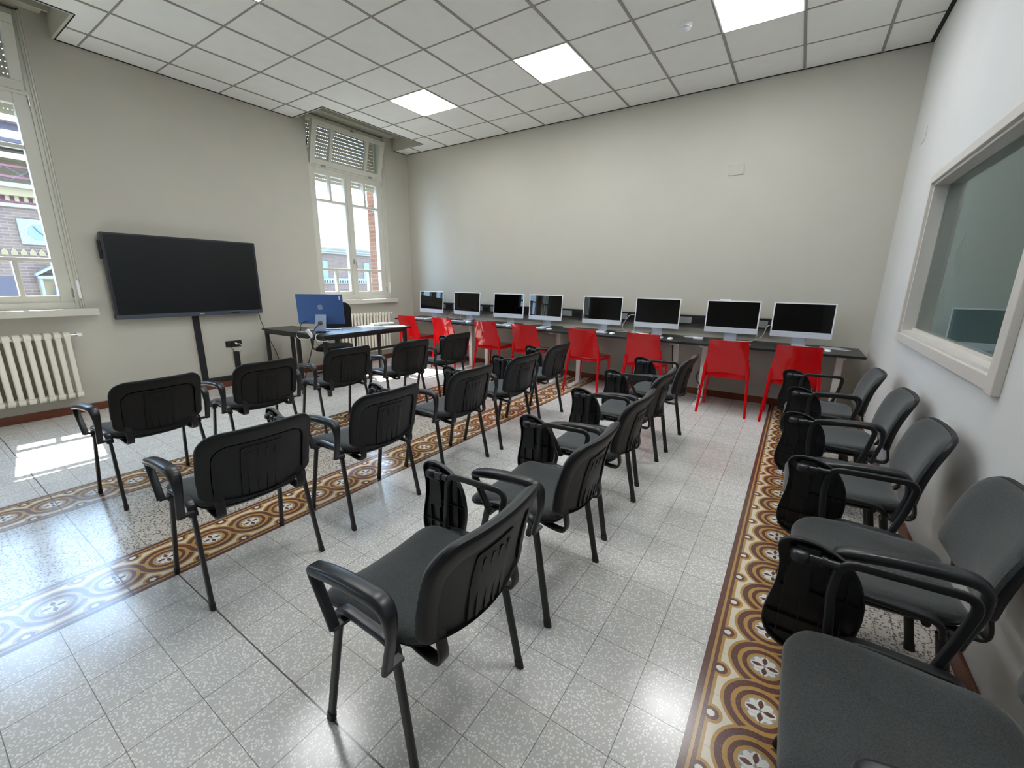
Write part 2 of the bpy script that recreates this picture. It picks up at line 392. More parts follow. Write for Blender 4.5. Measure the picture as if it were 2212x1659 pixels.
# ---------------------------------------------------------------- room shell
RW, RH, YB = 6.73, 3.5, -10.6      # room width, ceiling height, rear wall
WIN = (-0.505, -4.48, -8.455)              # far edge of each window opening; last one added behind the camera
OW = 1.365                         # opening width
def shell():
    bm = B(); vs = [bm.verts.new(c) for c in ((-0.0, YB, 0), (RW, YB, 0), (RW, 0, 0), (0, 0, 0))]; bm.faces.new(vs)
    lo = [bm.verts.new((v.co.x, v.co.y, -0.2)) for v in vs]; bm.faces.new(lo[::-1])
    for k in range(4): bm.faces.new((vs[k], lo[k], lo[(k + 1) % 4], vs[(k + 1) % 4]))
    tag(obj('floor', bm, 'floor', smooth=False), 'polished terrazzo floor with three patterned brown and gold tile strips', 'floor', kind='structure')
    TOP = 4.05
    bm = B(); box(bm, -0.5, RW + 0.3, 0, 0.3, -0.2, TOP)
    tag(obj('wall_back', bm, 'wall_paint', smooth=False), 'cream plaster wall behind the row of computers', 'wall', kind='structure')
    # right wall with internal window hole
    bm = B(); y1, y0, z0, z1 = -1.40, -3.32, 1.045, 2.085; T = 0.16
    box(bm, RW, RW + T, y1, 0, -0.2, TOP); box(bm, RW, RW + T, YB, y0, -0.2, TOP)
    box(bm, RW, RW + T, y0, y1, -0.2, z0); box(bm, RW, RW + T, y0, y1, z1, TOP)
    tag(obj('wall_right', bm, 'wall_paint_right', smooth=False), 'white plaster wall beside the internal window', 'wall', kind='structure')
    bm = B(); box(bm, -0.5, RW + 0.3, YB - 0.3, YB, -0.2, TOP)
    tag(obj('wall_front', bm, 'wall_paint', smooth=False), 'plaster wall behind the camera', 'wall', kind='structure')
    # left wall: plaster inner leaf, brick outer leaf
    bm = B(); ys = [0]
    for w in WIN: ys += [w, w - OW]
    ys.append(YB)
    for x0, x1, mi in ((-0.32, 0, 0), (-0.5, -0.32, 1)):
        for a, b in ((ys[0], ys[1]), (ys[2], ys[3]), (ys[4], ys[5]), (ys[6], ys[7])): box(bm, x0, x1, b, a, -0.2, TOP, mi=mi)
        for a, b in ((ys[1], ys[2]), (ys[3], ys[4]), (ys[5], ys[6])):
            box(bm, x0, x1, b, a, -0.2, 1.0, mi=mi); box(bm, x0, x1, b, a, 3.66, TOP, mi=mi)
    tag(obj('wall_left', bm, ['wall_paint', 'brick_near'], smooth=False), 'cream plaster wall with two tall windows and the big screen', 'wall', kind='structure')
    # slab above the hanging ceiling
    bm = B(); box(bm, -0.5, RW + 0.3, YB - 0.3, 0.3, TOP, TOP + 0.2)
    tag(obj('trim_1', bm, 'wall_paint', smooth=False), 'roof slab above the tiled ceiling', 'slab', kind='structure')
    # hanging ceiling with window recesses
    RX = 0.695; rec = [(WIN[0] + 0.215, WIN[0] - OW - 0.17), (-4.29, -6.04), (-8.26, -10.0)]
    solid = ((rec[0][0], 0), (rec[1][0], rec[0][1]), (rec[2][0], rec[1][1]), (YB, rec[2][1]))
    bm = B(); zt = RH + 0.015
    box(bm, RX, RW, YB, 0, RH, zt)
    for q0, q1 in solid: box(bm, 0, RX, q0, q1, RH, zt)
    ceil = tag(obj('ceiling', bm, 'tile', smooth=False), 'suspended ceiling of square white tiles in a grey metal grid', 'ceiling', kind='structure')
    # grid bars
    bm = B(); a0, b0 = 0.3728, 0.5335; w = 0.011
    def inrec(x, y): return x < RX - 0.001 and any(r1 < y < r0 for r0, r1 in rec)
    for k in range(11):
        x = a0 + 0.6 * k
        if x < RX:
            for r0, r1 in solid: box(bm, x - w, x + w, min(r0, r1), max(r0, r1), RH - 0.005, RH + 0.002)
        else: box(bm, x - w, x + w, YB, 0, RH - 0.005, RH + 0.002)
    for k in range(17):
        y = -(b0 + 0.6 * k); xs = RX if inrec(0.1, y) else 0
        box(bm, xs, RW, y - w * 0.6, y + w * 0.6, RH - 0.004, RH + 0.002)
    obj('ceiling_grid', bm, 'tbar', ceil, smooth=False)
    # shadow gap along the walls
    bm = B(); g = 0.012
    box(bm, 0, RW, -g, 0, RH - 0.006, RH); box(bm, RW - 0.03, RW, YB, 0, RH - 0.006, RH)
    for r0, r1 in solid: box(bm, 0, g, min(r0, r1), max(r0, r1), RH - 0.006, RH)
    for r0, r1 in rec: box(bm, RX, RX + 0.008, r1, r0, RH - 0.006, RH); box(bm, 0, RX, r0, r0 + 0.008, RH - 0.006, RH); box(bm, 0, RX, r1 - 0.008, r1, RH - 0.006, RH)
    obj('edge_gap', bm, 'dark_gap', ceil, smooth=False)
    # recess boards
    for i, (r0, r1) in enumerate(rec):
        bm = B(); t = 0.02
        box(bm, RX - t, RX, r1, r0, RH - 0.004, TOP); box(bm, 0, RX - t, r0 - t, r0, RH - 0.004, TOP); box(bm, 0, RX - t, r1, r1 + t, RH - 0.004, TOP)
        box(bm, 0, 0.17, r1 + 0.12, r0 - 0.06, 3.67, TOP)            # shutter box cover
        box(bm, 0.17, 0.19, r1 + 0.10, r0 - 0.04, 3.64, 3.76)
        tag(obj('trim_%d' % (i + 2), bm, 'fascia', smooth=False), ('painted boards of the ceiling recess above the far window', 'painted boards of the ceiling recess above the near window', 'painted boards of the ceiling recess over the added window behind the camera')[i], 'trim', kind='structure')
    # baseboards
    h = 0.08
    for nm, a in (('baseboard_back', (0.02, RW - 0.02, -0.014, 0, 0, h)), ('baseboard_left', (0, 0.014, YB, 0, 0, h)), ('baseboard_right', (RW - 0.014, RW, YB, 0, 0, h)), ('baseboard_front', (0, RW, YB, YB + 0.014, 0, h))):
        bm = B(); box(bm, *a); tag(obj(nm, bm, 'base', smooth=False, bev=0.003), 'reddish brown skirting board on the %s wall' % nm.split('_')[1], 'baseboard', kind='structure')
    # led panels in the grid
    k = 0
    names = {(3, 2): 'square ceiling light panel nearest the window corner', (6, 2): 'square ceiling light panel in the middle of the visible row', (9, 2): 'square ceiling light panel at the top edge, beside the smoke detector',
             (3, 5): 'square ceiling light panel in the rear row by the near window', (6, 5): 'square ceiling light panel in the rear row, middle', (9, 5): 'square ceiling light panel in the rear row by the right wall'}
    for (i, j) in ((3, 2), (6, 2), (9, 2), (4, 6), (7, 6), (10, 6)):  # second row is added out of view to light the room
        x = a0 + 0.6 * (i - 1); y = -(b0 + 0.6 * (j - 1))
        t = thing('ceiling_light', names.get((i, j)) or 'square ceiling light panel %s, %s' % ({6: 'of the second row added out of view', 10: 'behind the camera'}[j], {4: 'window side', 7: 'middle', 10: 'right wall side'}[i]), 'light', (x + 0.3, y - 0.3, RH - 0.008), group='square ceiling light panels')
        bm = B(); box(bm, -0.285, 0.285, -0.285, 0.285, 0.0, 0.006); obj('diffuser', bm, 'led', t, smooth=False)
        bm = B()
        for q in (-1, 1): box(bm, min(q * 0.297, q * 0.285), max(q * 0.297, q * 0.285), -0.297, 0.297, 0.001, 0.007); box(bm, -0.285, 0.285, min(q * 0.297, q * 0.285), max(q * 0.297, q * 0.285), 0.001, 0.007)
        obj('frame', bm, 'white_metal', t, smooth=False)
    # smoke detector
    t = thing('smoke_detector', 'round white smoke detector on a ceiling tile', 'smoke detector', (4.93, -1.43, RH))
    bm = B(); cyl(bm, (0, 0, -0.018), (0, 0, 0.0), 0.052, 28, 0.056); obj('base', bm, 'white', t, bev=0.002)
    bm = B(); cyl(bm, (0, 0, -0.03), (0, 0, -0.018), 0.047, 28); cyl(bm, (0, 0, -0.042), (0, 0, -0.034), 0.034, 28, 0.045); cyl(bm, (0, 0, -0.048), (0, 0, -0.042), 0.02, 20, 0.03); obj('head', bm, 'white', t)
    bm = B(); cyl(bm, (0, 0, -0.034), (0, 0, -0.03), 0.040, 24); obj('vent_ring', bm, 'black', t)
    # small plates on walls
    t = thing('cover_plate', 'small square cream cover plate with four screws high on the back wall', 'cover plate', (5.26, -0.001, 2.63))
    bm = B(); prism(bm, rrect(-0.08, 0.08, -0.055, 0.055, 0.008), 0, 0.006, lambda a, b, c: (a, -c, b)); obj('plate', bm, 'plate', t, bev=0.0015)
    for sx in (-1, 1):
        for sz in (-1, 1):
            bm = B(); cyl(bm, (sx * 0.068, -0.006, sz * 0.044), (sx * 0.068, -0.008, sz * 0.044), 0.004, 10); obj('screw', bm, 'greycover', t)
    bm = B(); prism(bm, rrect(-0.08, 0.08, -0.055, 0.055, 0.02), 0, 0.004, lambda a, b, c: (-c, a, b))
    tag(obj('junction_cover', bm, 'wall_paint_right', bev=0.001, loc=(RW - 0.0005, -0.53, 2.61)), 'white painted junction cover high on the right wall near the corner', 'cover plate')
shell()

# ---------------------------------------------------------------- windows
def window(idx, w, label):
    win = thing('window_%d' % idx, label, 'window', (0, w, 0), kind='structure')
    y0, y1 = -OW, 0
    # outer frame
    bm = B(); xa, xb = -0.125, -0.035
    box(bm, xa, xb, -0.058, 0, 1.06, 3.64); box(bm, xa, xb, y0, y0 + 0.04, 1.06, 3.64)
    box(bm, xa, xb, y0 + 0.04, -0.058, 1.06, 1.125); box(bm, xa, xb, y0 + 0.04, -0.058, 2.965, 3.0); box(bm, xa, xb, y0 + 0.04, -0.058, 3.58, 3.64)
    box(bm, -0.035, -0.02, -0.03, 0, 1.06, 3.64); box(bm, -0.02, -0.004, -0.014, 0.0, 1.06, 3.64)
    obj('window_frame', bm, 'win', win, smooth=False, bev=0.003)
    # casements
    def leaf(a, b, ga, gb, name):
        bm = B(); xa, xb = -0.115, -0.048; z0, z1 = 1.12, 2.975
        box(bm, xa, xb, a, ga, z0, z1); box(bm, xa, xb, gb, b, z0, z1)
        zs = [(z0, 1.19), (1.51, 1.545), (2.505, 2.54), (2.88, z1)]
        for q0, q1 in zs: box(bm, xa, xb, ga, gb, q0, q1)
        m = (ga + gb) / 2
        for q0, q1 in ((1.19, 1.51), (2.54, 2.88)): box(bm, xa, xb, m - 0.018, m + 0.018, q0, q1)
        s = obj(name, bm, 'win', win, smooth=False, bev=0.004)
        bm = B()
        box(bm, -0.084, -0.080, ga, gb, 1.19, 2.88)
        obj('pane', bm, 'clear_glass', s, smooth=False); return s
    leaf(y0 + 0.035, -0.70, y0 + 0.115, -0.77, 'casement'); r = leaf(-0.70, -0.055, -0.635, -0.155, 'casement')
    bm = B(); box(bm, -0.048, -0.038, -0.735, -0.665, 1.12, 2.975); obj('meeting_strip', bm, 'win', win, smooth=False, bev=0.004)
    # handle
    bm = B(); prism(bm, rrect(-0.014, 0.014, -0.035, 0.035, 0.012), 0, 0.008, lambda a, b, c: (-0.038 + c, -0.70 + a, 1.66 + b))
    cyl(bm, (-0.03, -0.70, 1.665), (0.01, -0.70, 1.665), 0.009); sweep(bm, smooth_path([(0.008, -0.70, 1.668), (0.012, -0.70, 1.63), (0.004, -0.672, 1.57), (0.012, -0.672, 1.545)], 5, 0.02), 0.014, 0.009)
    obj('window_handle', bm, 'chrome', win)
    # hinges
    for z in (1.17, 2.88):
        bm = B(); cyl(bm, (-0.04, -0.057, z), (-0.04, -0.057, z + 0.09), 0.008); obj('hinge', bm, 'chrome', win)
    # tilted transom sash
    hinge = V3((-0.045, 0, 3.0)); ang = math.radians(15.5); h = 0.565
    M = Matrix.Translation(hinge) @ Matrix.Rotation(ang, 4, 'Y')
    a, b = y0 + 0.035, -0.075; ga, gb = a + 0.075, b - 0.075; bm = B(); xa, xb = -0.03, 0.03
    box(bm, xa, xb, a, b, 0, 0.075, M); box(bm, xa, xb, a, b, h - 0.07, h, M); box(bm, xa, xb, a, ga, 0.075, h - 0.07, M); box(bm, xa, xb, gb, b, 0.075, h - 0.07, M)
    for f in (0.22, 0.78):
        m = ga + (gb - ga) * f; box(bm, xa, xb, m - 0.022, m + 0.022, 0.075, h - 0.07, M)
    ts = obj('transom_sash', bm, 'win', win, smooth=False, bev=0.004)
    bm = B(); box(bm, -0.003, 0.002, ga, gb, 0.075, h - 0.07, M); obj('pane', bm, 'clear_glass', ts, smooth=False)
    bm = B(); mid = (a + b) / 2; box(bm, 0.03, 0.045, mid - 0.02, mid + 0.02, h - 0.02, h + 0.012, M); cyl(bm, M @ V3((0.03, mid, h)), M @ V3((0.06, mid, h)), 0.01); obj('latch', bm, 'greycover', ts)
    for f in (0.17, 0.83):
        m = a + (b - a) * f; bm = B(); box(bm, -0.03, -0.012, m - 0.035, m + 0.035, 2.978, 2.992); box(bm, -0.02, -0.006, m - 0.03, m + 0.03, 2.99, 3.0); obj('transom_hinge', bm, 'tbar', win, smooth=False)
    bm = B()
    sweep(bm, [V3((-0.04, a - 0.012, 3.22)), V3((0.04, a - 0.012, 3.40))], 0.006, 0.012); obj('stay_arm', bm, 'metal', win)
    # roller shutter
    bm = B(); z = 2.815
    while z < 3.66:
        box(bm, -0.232, -0.226, y0 + 0.005, -0.005, z, z + 0.0415)
        yy = y0 + 0.01
        while yy < -0.01: box(bm, -0.231, -0.227, yy, yy + 0.019, z + 0.0415, z + 0.050); yy += 0.027
        z += 0.050
    obj('roller_shutter', bm, 'slat', win, smooth=False)
    bm = B(); box(bm, -0.25, -0.205, -0.035, 0, 1.06, 3.64); box(bm, -0.25, -0.205, y0, y0 + 0.035, 1.06, 3.64); obj('shutter_guide', bm, 'win', win, smooth=False)
    # pull belt
    bm = B(); box(bm, -0.03, -0.027, -0.024, -0.010, 1.32, 3.62); obj('shutter_belt', bm, 'fascia', win, smooth=False)
    bm = B(); box(bm, -0.019, 0.006, -0.026, -0.006, 1.16, 1.34); obj('belt_winder', bm, 'white', win, bev=0.004)
    # sill
    bm = B(); box(bm, -0.125, 0.075, y0 - 0.085, 0.085, 0.995, 1.06); obj('window_sill', bm, 'marble', win, smooth=False, bev=0.004)
    bm = B(); box(bm, -0.56, -0.125, y0, 0, 0.98, 1.04); obj('outer_sill', bm, 'stone', win, smooth=False)
window(1, WIN[1], 'tall cream casement window at the left edge beside the big screen')
window(2, WIN[0], 'tall cream casement window in the corner with its top sash tilted open')

def inner_window():
    y1, y0, z0, z1 = -1.40, -3.32, 1.045, 2.085
    win = thing('window_3', 'wide internal window with pale wooden casing in the right wall', 'window', (RW, 0, 0), kind='structure')
    bm = B(); c = 0.07; t = 0.022
    box(bm, -t, 0, y0 - 0.035, y1 + 0.04, z1, z1 + c * 0.75); box(bm, -t, 0, y0, y1 + 0.04, z0 - c * 0.85, z0)
    box(bm, -t, 0, y1, y1 + 0.04, z0, z1); box(bm, -t - 0.006, 0, y0 - 0.075, y0 + 0.0, z0 - c * 0.95, z1 + c * 0.75)
    obj('casing', bm, 'casing', win, smooth=False, bev=0.003)
    bm = B(); q = 0.018
    box(bm, -0.004, 0.15, y0, y0 + q, z0, z1); box(bm, -0.004, 0.15, y1 - q, y1, z0, z1); box(bm, -0.004, 0.15, y0, y1, z0, z0 + q); box(bm, -0.004, 0.15, y0, y1, z1 - q, z1)
    obj('jamb_lining', bm, 'casing', win, smooth=False, bev=0.002)
    bm = B(); q2 = 0.035
    box(bm, 0.055, 0.07, y0 + q, y1 - q, z0 + q, z0 + q2); 
    obj('glazing_bead', bm, 'casing', win, smooth=False)
    bm = B(); box(bm, 0.07, 0.078, y0 + q, y1 - q, z0 + q, z1 - q); p = obj('pane', bm, 'grey_green_glass', win, smooth=False)
    # pale film decals on the far face of the pane: two chevrons
    def chev(cy, cz, s, hgt, name):
        bm = B(); pts = [(-s, -hgt), (0, 0), (s, -hgt), (s, -hgt - 0.055), (0, -0.06), (-s, -hgt - 0.055)]
        prism(bm, [(cy + a, cz + b) for a, b in pts], 0.0785, 0.0795, lambda a, b, c: (c, a, b)); return obj(name, bm, 'film', p, smooth=False)
    chev(-2.05, 1.70, 0.10, 0.10, 'arrow_decal'); chev(-1.88, 1.38, 0.075, 0.085, 'arrow_decal')
    bm = B()
    for k in range(7): box(bm, 0.0785, 0.0795, -2.09 + k * 0.018, -2.083 + k * 0.018, 1.42 + 0.012 * k, 1.60)
    obj('stripe_decal', bm, 'film', p, smooth=False)
    # corridor beyond
    bm = B(); box(bm, 2.2, 2.3, -5.2, 0.6, 0, 3.0); box(bm, 0.16, 2.2, 0.5, 0.6, 0, 3.0); box(bm, 0.16, 2.2, -5.2, -5.1, 0, 3.0); box(bm, 0.16, 2.3, -5.2, 0.6, -0.1, 0.0); box(bm, 0.16, 2.3, -5.2, 0.6, 3.0, 3.1)
    o = obj('wall_corridor', bm, 'corridor', smooth=False, loc=(RW, 0, 0)); tag(o, 'grey walls of the room seen through the internal window', 'wall', kind='structure')
    t = thing('corridor_light', 'ceiling lamp inside the room behind the internal window', 'light', (RW + 1.2, -2.6, 2.96))
    bm = B(); box(bm, -0.2, 0.2, -0.2, 0.2, 0, 0.03); 
    M = Mat('corridor_lamp_diffuser'); M.set(Base_Color=(1, 1, 1, 1), Emission_Color=(1, 1, 1, 1), Emission_Strength=7.0); obj('diffuser', bm, M.m, t, smooth=False)
    t = thing('notice_board', 'dark grey panel with pale frame on the wall behind the internal window', 'board', (RW + 2.19, -0.35, 1.2))
    bm = B(); box(bm, -0.03, 0, -1.7, 0.1, -0.2, 0.28); obj('panel', bm, simple('slate_panel', srgb(140, 150, 152), 0.6), t, smooth=False)
    bm = B(); box(bm, -0.04, -0.0, 0.1, 0.14, -0.2, 0.30); box(bm, -0.04, 0, -1.7, 0.14, 0.28, 0.32); obj('frame', bm, 'corridor', t, smooth=False)
window(4, WIN[2], 'tall cream casement window added out of view behind the camera')  # unseen extra window, added to let more skylight into the room
inner_window()

# ---------------------------------------------------------------- visitor chairs (face -X, origin on the floor between the legs)
def make_visitor_chair(tablet):
    t = thing('visitor_chair', 'x', 'chair', group='black visitor chairs in rows')
    # legs
    for sx in (-1, 1):
        for sy in (-1, 1):
            bm = B(); f = V3((sx * 0.198, sy * 0.25, 0.018)); top = V3((sx * 0.12, sy * 0.236, 0.425))
            sweep(bm, [f, top], 0.017, 0.03, side=(0, 1, 0), n=4, rad=0.49)
            leg = obj('leg', bm, 'metal', t)
            bm = B(); d = (top - f).normalized(); sweep(bm, [f - d * 0.019, f + d * 0.012], 0.021, 0.034, side=(0, 1, 0), n=4, rad=0.49); obj('foot_cap', bm, 'black', leg)
    for sy in (-1, 1):
        bm = B(); y = sy * 0.235
        p = smooth_path([(-0.122, y, 0.41), (-0.112, y, 0.468, 0.05), (0.112, y, 0.462, 0.05), (0.122, y, 0.41)], 8)
        sweep(bm, p, 0.034, 0.018, side=(0, 1, 0), rad=0.35); obj('side_rail', bm, 'arm', t)
    for x in (-0.085, 0.085):
        bm = B(); sweep(bm, [V3((x, -0.235, 0.438)), V3((x, 0.235, 0.438))], 0.022, 0.022, side=(1, 0, 0)); obj('cross_bar', bm, 'metal', t)
    # seat
    def sw(x, y, z):
        z2 = z - 0.03 * max(0, (-x - 0.12) / 0.12) ** 2 + 0.012 * abs(y / 0.22) ** 3 - 0.010 * math.cos(min(1, abs(y) / 0.22) * PI / 2) + 0.010 * max(0, (x - 0.08) / 0.1)
        return V3((x, y * (1 - 0.10 * max(0, (x + 0.05) / 0.24)), z2))
    out = dens(rrect(-0.245, 0.19, -0.232, 0.232, (0.075, 0.06, 0.06, 0.075)), 0.03)
    bm = B(); pillow(bm, out, [(0, 0.476), (0.3, 0.476), (0.6, 0.475), (0.8, 0.472), (0.92, 0.465), (0.98, 0.453), (1.0, 0.44), (0.985, 0.428), (0.9, 0.426), (0, 0.426)], sw)
    seat = obj('seat', bm, 'fabric', t)
    bm = B(); pillow(bm, out, [(0, 0.428), (0.955, 0.428), (0.975, 0.42), (0.93, 0.41), (0.6, 0.405), (0, 0.405)], sw); obj('seat_pan', bm, 'plastic', seat)
    # backrest
    def bo(sc=1.0):
        o = []
        for a, b in dens(rrect(-0.236, 0.236, 0.492, 0.792, (0.075, 0.075, 0.035, 0.035), 7), 0.025):
            if b < 0.56: b -= 0.028 * max(0, 1 - (a / 0.205) ** 2) * (0.56 - b) / 0.07; a *= 0.99
            o.append((a, b))
        return o
    def bw(a, b, c):
        k = (b - 0.47) / 0.335
        x = 0.188 + 0.062 * k + 0.022 * k * k + 0.036 * (1 - (a / 0.236) ** 2) - 0.012 * math.sin(PI * k)
        return V3((x + c, a, b))
    bm = B()
    pillow(bm, bo(), [(0, -0.004), (0.93, -0.004), (0.99, -0.003), (1.0, 0.006), (0.995, 0.014), (0.975, 0.020), (0.94, 0.0225), (0.86, 0.022), (0.81, 0.020), (0.803, 0.006), (0.792, 0.006), (0.785, 0.012), (0.5, 0.013), (0, 0.013)], bw, center=(0, 0.458))
    # raised centre panel with ribs
    pn = dens(rrect(-0.085, 0.085, 0.478, 0.70, (0.012, 0.012, 0.004, 0.004)), 0.03)
    prism(bm, pn, 0.011, 0.0175, bw)
    for y in (-0.055, -0.018, 0.018, 0.055): prism(bm, dens([(y - 0.005, 0.48), (y + 0.005, 0.48), (y + 0.005, 0.675), (y - 0.005, 0.675)], 0.04), 0.016, 0.024, bw)
    back = obj('backrest', bm, 'plastic', t)
    bm = B(); o2 = [(a * 0.975, 0.64 + (b - 0.64) * 0.965) for a, b in bo()]
    pillow(bm, o2, [(0, -0.032), (0.4, -0.031), (0.7, -0.029), (0.88, -0.025), (0.97, -0.015), (1.0, -0.004), (0.98, 0.0), (0, 0.0)], bw); obj('back_cushion', bm, 'fabric', back)
    for sy in (-1, 1):
        bm = B(); y = sy * 0.17
        p = smooth_path([(0.06, y, 0.43), (0.16, y, 0.408), (0.236, y, 0.405, 0.05), (0.214, y, 0.512)], 8, 0.03)
        sweep(bm, p, 0.036, 0.011, side=(0, 1, 0), rad=0.4); obj('back_bracket', bm, 'metal', t)
    # left padded arm
    bm = B(); y = -0.284
    p = smooth_path([(-0.070, y, 0.445), (-0.085, y, 0.475), (-0.160, y, 0.606, 0.026), (-0.02, y, 0.634, 0.1), (0.165, y, 0.640, 0.06), (0.170, y, 0.55), (0.142, y, 0.43)], 8, 0.02)
    L = [0]
    for i in range(1, len(p)): L.append(L[-1] + (p[i] - p[i - 1]).length)
    def wd(tq):
        i = int(round(tq * (len(p) - 1))); s = L[i] / L[-1]
        k = max(0.0, min(1.0, (s - 0.24) / 0.06)) * max(0.0, min(1.0, (0.86 - s) / 0.22)); k = k * k * (3 - 2 * k)
        return (0.66 + 0.44 * k, 0.62 + 0.5 * k)
    sweep(bm, p, 0.046, 0.029, side=(0, 1, 0), widths=wd, rad=0.4); ar = obj('armrest', bm, 'arm', t)
    for x, z in ((-0.074, 0.447), (0.142, 0.437)):
        bm = B(); box(bm, x - 0.012, x + 0.012, -0.292, -0.236, z - 0.005, z + 0.005); obj('arm_link', bm, 'metal', ar, smooth=False)
    # right arm
    if tablet:
        y = 0.27; bm = B()
        p = smooth_path([(-0.145, y - 0.02, 0.43), (-0.158, y, 0.56), (-0.150, y, 0.664, 0.045), (0.118, y, 0.672, 0.045), (0.098, y, 0.56), (0.06, y - 0.02, 0.44)], 8, 0.04)
        sweep(bm, p, 0.014, 0.024, side=(0, 1, 0), rad=0.45); ta = obj('tablet_arm', bm, 'metal', t)
        ol = [(-0.265, 0.689), (-0.286, 0.676), (-0.295, 0.655), (-0.286, 0.622), (-0.281, 0.588), (-0.284, 0.53), (-0.298, 0.466), (-0.305, 0.407), (-0.291, 0.362), (-0.260, 0.335), (-0.2, 0.318), (-0.135, 0.33), (-0.098, 0.38), (-0.084, 0.44), (-0.076, 0.49), (-0.077, 0.54), (-0.086, 0.585), (-0.102, 0.622), (-0.125, 0.652), (-0.16, 0.674), (-0.2, 0.689), (-0.24, 0.693)]
        # smooth the outline
        for _ in range(2):
            o3 = []
            for i, a in enumerate(ol):
                b = ol[(i + 1) % len(ol)]; o3 += [(a[0] * 0.75 + b[0] * 0.25, a[1] * 0.75 + b[1] * 0.25), (a[0] * 0.25 + b[0] * 0.75, a[1] * 0.25 + b[1] * 0.75)]
            ol = o3
        yt = 0.298; wp = lambda a, b, c: V3((a, yt + c, b)); bm = B()
        pillow(bm, ol, [(0, 0.006), (0.93, 0.006), (0.985, 0.002), (1.0, -0.004), (0.995, -0.016), (0.96, -0.016), (0.945, 0.0), (0.9, 0.001), (0, 0.001)], wp)
        tb = obj('writing_tablet', bm, 'tablet', t)
        bm = B()
        for z, x0, x1 in ((0.53, -0.272, -0.088), (0.43, -0.292, -0.094), (0.375, -0.28, -0.11)): box(bm, x0, x1, yt - 0.011, yt + 0.001, z - 0.0015, z + 0.0015)
        for x, z0, z1 in ((-0.262, 0.36, 0.66), (-0.215, 0.335, 0.66), (-0.165, 0.335, 0.66), (-0.118, 0.38, 0.61)): box(bm, x - 0.0015, x + 0.0015, yt - 0.011, yt + 0.001, z0, z1)
        obj('stiffening_rib', bm, 'tablet', tb, smooth=False)
        bm = B(); prism(bm, [(-0.262, 0.50), (-0.20, 0.50), (-0.205, 0.655), (-0.258, 0.655)], yt - 0.013, yt - 0.003, lambda a, b, c: V3((a, c, b))); obj('mounting_plate', bm, 'plastic', tb, smooth=False, bev=0.002)
        bm = B(); yh = 0.272
        cyl(bm, (-0.15, yh, 0.648), (-0.222, yh + 0.004, 0.646), 0.0125, 14); cyl(bm, (-0.178, yh, 0.648), (-0.19, yh, 0.648), 0.016, 14)
        q = rrect(-0.026, 0.026, -0.019, 0.019, 0.016)
        pillow(bm, q, [(0, -0.024), (0.5, -0.022), (0.85, -0.014), (1, 0), (1, 0.018), (0, 0.02)], lambda a, b, c: V3((-0.238 + a, yh + 0.004 + c, 0.645 + b)))
        box(bm, -0.25, -0.195, yh + 0.005, yt - 0.002, 0.655, 0.672); box(bm, -0.225, -0.20, yh, yt - 0.002, 0.622, 0.634)
        obj('hinge', bm, 'arm', tb)
    else:
        bm = B(); y = 0.284
        q = [V3((a.x, y, a.z)) for a in p]
        sweep(bm, q, 0.046, 0.029, side=(0, 1, 0), widths=wd, rad=0.4); ar = obj('armrest', bm, 'arm', t)
        for x, z in ((-0.074, 0.447), (0.142, 0.437)):
            bm = B(); box(bm, x - 0.012, x + 0.012, 0.236, 0.292, z - 0.005, z + 0.005); obj('arm_link', bm, 'metal', ar, smooth=False)
    return t
CH = {'A': make_visitor_chair(True), 'B': make_visitor_chair(False)}
used = {'A': False, 'B': False}
ORD = ['nearest the camera', 'second from the camera', 'in the middle of its row', 'fourth from the camera', 'nearest the computer desks']
def place_chair(kind, x, y, rz, label):
    if not used[kind]: used[kind] = True; o = CH[kind]; o.location = (x, y, 0); o.rotation_euler = (0, 0, rz); o['label'] = label; return o
    return dup(CH[kind], (x, y, 0), rz, label)
R = math.radians
ROWS = [
 ('front row by the wall screen', 'black visitor chair', [('B', 2.60, -4.825, R(4)), ('B', 2.56, -4.14, R(1)), ('B', 2.47, -3.36, R(-2)), ('B', 2.58, -2.70, R(0)), ('A', 2.54, -1.96, R(1))]),
 ('second row on the patterned strip', 'black visitor chair', [('A', 3.95, -4.87, R(-1)), ('A', 3.935, -4.16, R(0)), ('A', 3.935, -3.405, 0), ('A', 3.94, -2.715, 0), ('A', 3.88, -1.98, R(2))]),
 ('third row beside the empty aisle', 'black visitor chair', [('A', 5.18, -4.865, R(0)), ('A', 5.175, -4.14, 0), ('A', 5.14, -3.435, 0), ('A', 5.09, -2.705, 0), ('A', 5.10, -1.96, 0)]),
 ('row along the right wall', 'dark grey tablet chair', [('A', 6.39, -4.65, 0), ('A', 6.40, -3.94, 0), ('A', 6.36, -3.215, 0), ('A', 6.365, -2.50, 0), ('A', 6.32, -1.79, 0)]),
]
ORD = ['nearest the camera', 'second from camera', 'third from camera', 'fourth from camera', 'nearest the computer desks']
for rn, what, cs in ROWS:
    for k, (kd, x, y, rz) in enumerate(cs):
        place_chair(kd, x, y, rz, '%s, %s, %s' % (what, rn, ORD[k]))

